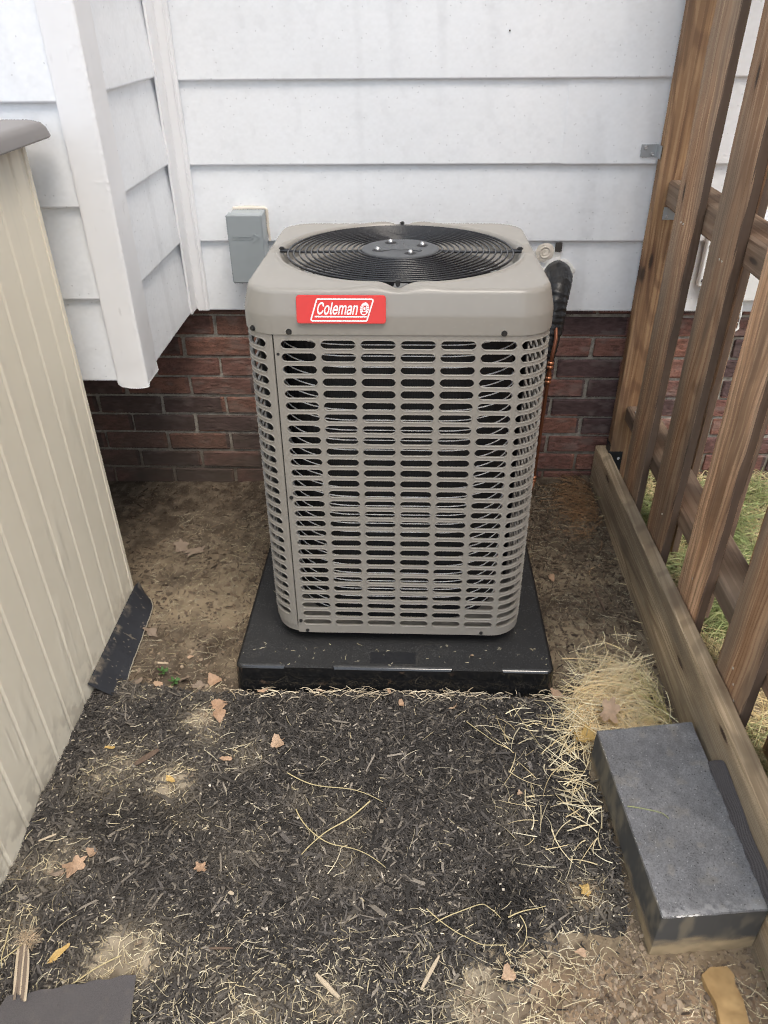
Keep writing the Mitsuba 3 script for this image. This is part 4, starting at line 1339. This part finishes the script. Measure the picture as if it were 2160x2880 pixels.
# upright blades at the plank
n = 46
m_, c_ = strands(rng.normal(.595, .008, n).clip(.57, .608), rng.normal(-1.03, .05, n), np.full(n, .005), rng.uniform(.06, .13, n), rng.uniform(.0007, .0012, n), rng.uniform(PI * .6, PI * 1.3, n), rng.uniform(.8, 1.3, n), rng.normal(0, .5, n), straw_col(n, (.40, .36, .13), (.62, .55, .3)), droop=-.35, seg=6)
k_ = put('grass_tuft', m_, 'straw_blade', color=c_)
tag(k_, 'yellow green grass tuft growing up against the plank', 'grass', kind='stuff')
# pale litter caught along the front of the pad
n = 150
cx = rng.uniform(px0 - .02, px1 + .03, n)
cy = -.992 - np.abs(rng.normal(0, .010, n))
m_, c_ = strands(cx, cy, mh(cx, cy) + rng.uniform(.004, .016, n), rng.uniform(.010, .040, n), rng.uniform(.0005, .0013, n), np.where(rng.random(n) < .5, 0, PI) + rng.normal(0, .45, n), rng.uniform(0, .5, n), rng.normal(0, .9, n), straw_col(n, (.45, .36, .24), (.80, .70, .52)), seg=5)
k_ = put('husk_litter', m_, 'straw_blade', color=c_)
tag(k_, 'pale husks and straw bits caught along the front of the pad', 'litter', kind='stuff')
# rusty needles near the wall by the fence
n = 420
cx, cy = rng.normal(.565, .035, n), rng.normal(-.17, .09, n)
ok = (cx < .61) & (cy < -.03)
cx, cy = cx[ok], cy[ok]; n = len(cx)
m_, c_ = strands(cx, cy, gh(cx, cy) + rng.uniform(0, .02, n), rng.uniform(.03, .10, n), rng.uniform(.0005, .0008, n), rng.uniform(PI * .55, PI * 1.45, n), rng.uniform(0, .6, n), rng.normal(0, .9, n), straw_col(n, (.22, .11, .05), (.40, .25, .13)), seg=5)
k_ = put('pine_needles', m_, 'straw_blade', color=c_)
tag(k_, 'rusty dead pine needles caught between the wall and the plank', 'pine needles', kind='stuff')

# lawn beyond the fence
lx, ly = rng.uniform(.67, 1.75, 42000), rng.uniform(-1.75, -.015, 42000)
pn = meshkit.fbm(np.stack([lx * 6, ly * 6, 0 * lx], -1), 3, 21)
kp = rng.random(len(lx)) < np.clip(.35 + 1.1 * (pn - .25), .12, 1)
lx, ly, pn = lx[kp], ly[kp], pn[kp]
n = len(lx)
gr_ = np.clip((pn - .54) * 6 + .25 + rng.normal(0, .25, n), 0, 1)[:, None]
col = np.array([.58, .48, .28]) * (1 - gr_) + np.array([.23, .28, .11]) * gr_
col = col * np.exp(rng.normal(0, .22, n))[:, None]
m_, c_ = strands(lx, ly, gh(lx, ly), rng.uniform(.03, .10, n), rng.uniform(.0010, .0020, n), rng.uniform(0, 2 * PI, n), np.where(gr_[:, 0] > .5, rng.uniform(.5, 1.3, n), rng.uniform(.05, .6, n)), rng.normal(0, .6, n), col, droop=-.3, seg=3)
k_ = put('lawn_grass', m_, 'straw_blade', color=c_)
tag(k_, 'green and straw coloured lawn grass beyond the wooden fence', 'grass', kind='stuff')

# debris on the pad
n = 75
x, y = rng.uniform(px0 + .01, px1 - .01, n), rng.uniform(py0 + .01, -.55, n)
y = np.where(rng.random(n) < .6, rng.uniform(py0 + .01, -.90, n), y)
th_ = -(y + .8996) * math.tan(TILT)
m_, c_ = strands(x, y, .0806 + th_ + .0012, np.exp(rng.normal(math.log(.006), .5, n)).clip(.0015, .022), rng.uniform(.0003, .0009, n), rng.uniform(0, 2 * PI, n), rng.uniform(0, .1, n), rng.normal(0, .8, n), straw_col(n), seg=3)
k_ = put('pad_debris', m_, 'straw_blade', color=c_)
tag(k_, 'tiny pale grass bits lying on the black pad', 'clippings', kind='stuff')


# ------------------------------------------------------------------ leaves, stems, splinters
def leaf_mesh(size, seed, lobes=5, curl=.35, narrow=1.0):
    r = np.random.default_rng(seed)
    n = 40
    a = np.linspace(0, 2 * PI, n, endpoint=False)
    rad = .52 + .30 * np.abs(np.cos(a * lobes / 2 + r.uniform(-.2, .2))) ** 2.2 + .10 * r.normal(0, 1, n) * .5
    rad = rad * (1 - .25 * np.cos(a))
    pts = [(0, 0, 0)]
    rings = 4
    for k in range(1, rings + 1):
        f = k / rings
        for i in range(n):
            rr_ = rad[i] * f if k == rings else (rad[i] * .75 + .15) * f
            pts.append((rr_ * math.cos(a[i]), rr_ * math.sin(a[i]) * narrow, 0))
    pts = np.array(pts) * size
    d = np.hypot(pts[:, 0], pts[:, 1]) / size
    axis = r.uniform(0, PI)
    s = (pts[:, 0] * math.cos(axis) + pts[:, 1] * math.sin(axis)) / size
    pts[:, 2] = size * (curl * s ** 2 + .16 * np.sin(pts[:, 0] / size * 5 + seed) * d + .10 * r.normal(0, 1, len(pts)) * d * .5)
    f = [(0, 1 + i, 1 + (i + 1) % n) for i in range(n)]
    for k in range(rings - 1):
        for i in range(n):
            p, q = 1 + k * n + i, 1 + k * n + (i + 1) % n
            f += [(p, p + n, q + n), (p, q + n, q)]
    m = trimesh.Trimesh(pts, f, process=False)
    st_ = tube(np.array([(-.45 * size, 0, .02 * size), (-.8 * size, .06 * size, .06 * size), (-1.05 * size, .0, .10 * size)]), size * .018, 5)
    return cat([m, st_])


def leaf(x, y, size, mat, label, seed, lobes=5, curl=.35, narrow=1.0, z=None, rot=None):
    m = leaf_mesh(size, seed, lobes, curl, narrow)
    r = np.random.default_rng(seed + 900)
    R = trimesh.transformations.euler_matrix(r.uniform(-.3, .3), r.uniform(-.3, .3), rot if rot is not None else r.uniform(0, 6.28), 'sxyz')
    m.apply_transform(R)
    base = z if z is not None else (float(mh(np.array([x]), np.array([y]))[0]) + .011 if shapely.contains_xy(bed, x, y) else float(gh(np.array([x]), np.array([y]))[0]) + .006)
    m.apply_translation((x, y, base - m.vertices[:, 2].mean() + .002))
    k = put('dry_leaf', m, mat, smooth=True)
    tag(k, label, 'leaf')


leaf(-.428, -1.040, .030, 'leaf_tan', 'large pinkish brown pointed leaf near the front left pad corner', 1, 3, .3, .7, rot=.6)
leaf(-.424, -1.076, .024, 'leaf_tan', 'folded pinkish leaf just below the pointed leaf by the pad corner', 2, 3, .5, .8)
leaf(-.283, -1.153, .021, 'leaf_tan', 'small tan lobed leaf alone on the mulch left of centre', 3, 3, .3)
leaf(-.386, -1.197, .017, 'leaf_tan', 'small narrow tan leaf below left of the lone lobed leaf', 4, 2, .4, .55)
leaf(-.615, -1.441, .034, 'leaf_tan', 'large pinkish tan torn leaf at the left by the shed', 5, 5, .35, .6, rot=1.0)
leaf(-.598, -1.415, .017, 'leaf_tan', 'small tan leaf touching the large torn leaf by the shed', 6, 3, .4, .8)
leaf(-.382, -1.444, .016, 'leaf_tan', 'small orange brown leaf in the lower left of the mulch', 7, 5, .3)
leaf(-.487, -1.250, .014, 'leaf_yellow', 'yellow curled leaf on the sandy patch left of centre', 8, 2, .8, .7)
leaf(-.584, -1.596, .026, 'leaf_yellow', 'elongated orange leaf above the black fabric piece', 9, 2, .5, .38, rot=.9)
leaf(-.639, -1.174, .014, 'leaf_yellow', 'yellow flat leaf chip on the mulch near the shed', 10, 2, .3, .6)
leaf(-.651, -1.458, .016, 'leaf_grey', 'small grey brown shrivelled leaf left of the large torn leaf', 11, 2, .6, .5)
leaf(.458, -1.060, .048, 'leaf_tan', 'large tan oak leaf leaning on the dry grass above the block', 12, 5, .2, .62, rot=1.2, z=.046)
leaf(.398, -1.118, .034, 'leaf_yellow', 'yellow brown maple leaf at the far left corner of the block', 13, 5, .25, .9, z=.028)
leaf(.346, -.992, .026, 'leaf_tan', 'reddish leaf leaning on the front right corner of the pad', 14, 3, .3, .6, z=.022)
leaf(.173, -1.615, .020, 'leaf_tan', 'pinkish leaf near the bottom edge right of centre', 15, 3, .35, .8)
leaf(.332, -1.463, .017, 'leaf_yellow', 'small yellow leaf on soil left of the grey block', 16, 5, .3, .8)
leaf(.235, -1.260, .010, 'leaf_tan', 'tiny orange leaf flake on the mulch left of the block', 17, 3, .4, .8)
leaf(-.009, -1.043, .015, 'leaf_tan', 'small tan leaf on the mulch below the pad centre', 18, 2, .4, .7)
leaf(.106, -1.043, .013, 'leaf_tan', 'small tan leaf on the mulch below the right half of the pad', 19, 2, .5, .5)
leaf(.300, -1.575, .015, 'leaf_tan', 'small orange brown leaf at the lower right edge of the mulch', 20, 3, .4, .6)
leaf(-.646, -.967, .024, 'leaf_grey', 'grey tan leaf at the end of the black strip by the shed', 21, 3, .4, .7)
leaf(-.599, -.971, .015, 'leaf_tan', 'small round tan leaf second from the strip in the leaf row', 22, 2, .3, .9)
leaf(-.540, -.958, .024, 'leaf_grey', 'pale grey brown leaf beside the green seedling', 23, 3, .4, .7)
leaf(-.494, -.973, .022, 'leaf_grey', 'grey tan crumpled leaf left of the pad in the leaf row', 24, 4, .5, .7)
leaf(-.460, -.957, .027, 'leaf_tan', 'tan curled leaf nearest the pad in the leaf row', 25, 3, .5, .7)
leaf(-.539, -.881, .012, 'leaf_tan', 'tiny orange leaf on the dry soil left of the pad', 26, 3, .3, .6)
leaf(-.690, -.395, .040, 'leaf_grey', 'dark brown crumpled leaf on the soil under the bay, left of its neighbour', 27, 5, .4, .8)
leaf(-.632, -.425, .042, 'leaf_grey', 'wide brown leaf on the soil under the bay nearest the unit', 28, 5, .35, .7)
leaf(.409, -.551, .024, 'leaf_tan', 'rusty brown curled leaf on dark soil right of the pad', 29, 3, .5, .5)
leaf(.155, -.938, .007, 'leaf_tan', 'tiny orange leaf flake on the black pad right of the label', 30, 5, .3, .8, z=.083)
leaf(-.34, -1.000, .016, 'leaf_tan', 'pinkish curled leaf under the front left end of the pad', 31, 2, .6, .5)
leaf(-.20, -.997, .014, 'leaf_tan', 'tan rolled leaf against the pad front left of centre', 32, 2, .8, .5)
leaf(-.04, -.998, .012, 'leaf_tan', 'reddish leaf scrap against the pad front at the centre', 33, 2, .5, .5)
leaf(-.66, -.80, .030, 'leaf_grey', 'brown crumpled leaf on soil beside the black strip', 34, 4, .4, .6)


def stem(pts, z, r, mat, label, cat_='grass stem', lift=None, group=None):
    p = np.array([(a, b, z) for a, b in pts], float)
    p = spline(p, 22)
    if z is not None and z < .05:
        p[:, 2] = np.where(shapely.contains_xy(bed, p[:, 0], p[:, 1]), mh(p[:, 0], p[:, 1]) + .0125, gh(p[:, 0], p[:, 1]) + .004)
        from scipy.ndimage import uniform_filter1d
        p[:, 2] = uniform_filter1d(p[:, 2], 7, mode='nearest')
    k = put('grass_straw', tube(p, np.linspace(r, r * .55, 22), 5), mat, smooth=True)
    tag(k, label, cat_, group)


stem([(-.247, -1.229), (-.189, -1.254), (-.11, -1.266), (-.044, -1.293)], .012, .0012, 'straw_stem', 'long pale stem on the mulch, uppermost of the three at the centre')
stem([(-.07, -1.292), (-.11, -1.331), (-.154, -1.363), (-.194, -1.411)], .012, .0017, 'straw_stem', 'thick yellow stem on the mulch crossing another at the centre')
stem([(-.218, -1.312), (-.187, -1.356), (-.143, -1.385), (-.096, -1.396), (-.034, -1.432)], .012, .0012, 'straw_stem', 'thin bent stem crossed by the thick yellow stem')
stem([(.419, -1.347), (.459, -1.354), (.479, -1.36), (.489, -1.371)], .1022, .0009, 'green_stem', 'yellow green grass blade lying on the grey block')
stem([(.057, -1.532), (.091, -1.515), (.138, -1.502), (.158, -1.517), (.169, -1.529)], .012, .0011, 'straw_stem', 'curved stem left of the dark mulch heap')
stem([(.182, -1.529), (.212, -1.516), (.252, -1.501)], .012, .0012, 'straw_stem', 'pale stem lying across the dark mulch heap')
stem([(.203, -1.524), (.213, -1.544), (.204, -1.568)], .012, .001, 'straw_stem', 'short hooked stem below the dark mulch heap')
stem([(.041, -1.508), (.11, -1.555), (.141, -1.568), (.176, -1.567)], .012, .001, 'straw_stem', 'long thin stem running to the lower edge of the mulch')
stem([(-.483, -1.598), (-.518, -1.619), (-.548, -1.648), (-.563, -1.656), (-.562, -1.665), (-.546, -1.684), (-.53, -1.704), (-.52, -1.74)], .026, .0013, 'straw_stem', 'long hooked stem draped over the black fabric piece')
stem([(.137, -1.081), (.172, -1.113), (.203, -1.141)], .012, .001, 'straw_stem', 'pale stem on the mulch right of the pad centre')
stem([(.243, -1.03), (.272, -1.101), (.296, -1.151)], .012, .0008, 'straw_stem', 'thin stem on the mulch below the right pad end')
stem([(-.695, -1.553), (-.687, -1.584), (-.678, -1.617), (-.671, -1.629)], .012, .0012, 'straw_stem', 'upright pale stem at the left frame edge above the bark strip')
stem([(-.655, -1.586), (-.668, -1.605), (-.695, -1.63)], .012, .0012, 'straw_stem', 'pale stem leading left from the top of the bark strip')
stem([(.395, -.86), (.43, -.905), (.44, -.95)], .012, .0009, 'straw_stem', 'thin bent stem on the soil right of the front pad corner')
stem([(.40, -.865), (.46, -.885), (.52, -.90)], .012, .0009, 'straw_stem', 'thin straight stem on the soil pointing to the plank')
stem([(.36, -.995), (.40, -.93), (.44, -.86), (.47, -.82)], .012, .0012, 'straw_stem', 'long rising stem between the pad corner and the plank')


def splinter(a, b, w, t, mat, label, cat_, name='wood_splinter', z=None, seed=0):
    a, b = np.array(a, float), np.array(b, float)
    L_ = np.linalg.norm(b - a)
    m = box(-L_ / 2, L_ / 2, -w / 2, w / 2, 0, t, min(w, t) * .25)
    m = m.subdivide().subdivide()
    v = m.vertices
    v[:, 1] *= 1 - .5 * np.abs(v[:, 0] / L_ * 2) ** 3
    v += .25 * min(w, t) * (meshkit.noise(v * 150 + seed, 3)[:, None] - .5)
    an = math.atan2(b[1] - a[1], b[0] - a[0])
    m.apply_transform(trimesh.transformations.rotation_matrix(an, (0, 0, 1)))
    c = (a + b) / 2
    z = z if z is not None else (float(mh(c[:1], c[1:])[0]) + .007 if shapely.contains_xy(bed, c[0], c[1]) else float(gh(c[:1], c[1:])[0]))
    m.apply_translation((c[0], c[1], z))
    k = put(name, m, mat, smooth=30)
    tag(k, label, cat_)


splinter((.062, -1.584), (.030, -1.639), .0065, .004, 'splinter', 'pale flat wood splinter near the bottom centre', 'wood chip')
splinter((-.145, -1.62), (-.103, -1.655), .008, .006, 'splinter', 'thick tan wood stick at the bottom, left of the flat splinter', 'wood chip', seed=4)
splinter((-.71, -1.393), (-.681, -1.377), .004, .003, 'splinter', 'small pale splinter beside the shed at the left', 'wood chip', seed=5)
splinter((-.624, -.901), (-.590, -.902), .006, .004, 'splinter', 'whitish wood chip on the bare soil left of the pad', 'wood chip', seed=6)
splinter((-.331, -1.587), (-.290, -1.586), .004, .003, 'twig_brown', 'short brown twig at the bottom left of centre', 'twig', name='twig', seed=7)
splinter((-.319, -1.488), (-.307, -1.494), .006, .004, 'splinter', 'short blunt pale chip in the lower left mulch', 'wood chip', seed=8)
splinter((.376, -1.037), (.383, -1.061), .006, .003, 'splinter', 'pale frayed chip between the pad corner and the block', 'wood chip', seed=9)
splinter((.52, -.58), (.53, -.68), .006, .006, 'twig_brown', 'grey brown twig on soil along the plank', 'twig', name='twig', seed=10)
splinter((-.535, -1.175), (-.575, -1.215), .014, .004, 'twig_brown', 'wide grey brown bark piece on the mulch left of centre', 'bark', name='bark_chip', seed=11)

# stripped bark piece by the fabric
bk = thing('bark_strip', 'brown striped bark strip with frayed end above the black fabric piece', 'bark')
slats = []
for i in range(7):
    o = (i - 3) * .0033
    e = random.uniform(0, .012)
    p = spline([(-.6475 + o * .8, -1.590 - abs(i - 3) * .003, .026), (-.634 + o, -1.632, .0275 + random.uniform(0, .002)), (-.6205 + o * 1.1, -1.668 - e, .026)], 16)
    t_ = tube(p, 1.0, 4)
    c_ = np.repeat(p, 4, 0)
    q_ = t_.vertices[:64] - c_
    t_.vertices[:64] = c_ + q_ * np.array([.0021, .0021, .0011])
    slats.append(t_)
put('fibres', cat(slats[::3]), 'splinter', bk)
put('dark_fibres', cat([m for i, m in enumerate(slats) if i % 3]), 'bark_grey', bk)
n = 70
m_, c_ = strands(rng.normal(-.648, .006, n), rng.normal(-1.583, .006, n), np.full(n, .026), rng.uniform(.012, .03, n), rng.uniform(.0004, .0008, n), rng.uniform(0, 2 * PI, n), rng.uniform(.1, .6, n), rng.normal(0, .8, n), straw_col(n, (.32, .24, .16), (.5, .4, .28)), seg=4)
kf = put('frayed_end', m_, 'straw_blade', bk, color=c_)
tag(kf, kind='stuff')

# seedling
sd_ = thing('seedling', 'tiny green weed seedling on the soil left of the pad front', 'plant')
for cx, cy in ((-.592, -.938), (-.555, -.970)):
    put('stem', tube([(cx, cy, 0), (cx + .002, cy - .001, .016)], .0009, 6), 'leaf_green', sd_, smooth=True)
    for i in range(6):
        m = leaf_mesh(.0085 + .003 * random.random(), 300 + i, 2, .25, .6)
        m.apply_transform(trimesh.transformations.euler_matrix(.3, -.35, 0, 'sxyz'))
        m.apply_translation((.009, 0, 0))
        m.apply_transform(trimesh.transformations.rotation_matrix(i * 1.05 + cx * 9, (0, 0, 1)))
        m.apply_translation((cx, cy, .012 + .003 * (i % 3)))
        put('leaf', m, 'leaf_green', sd_, smooth=True)
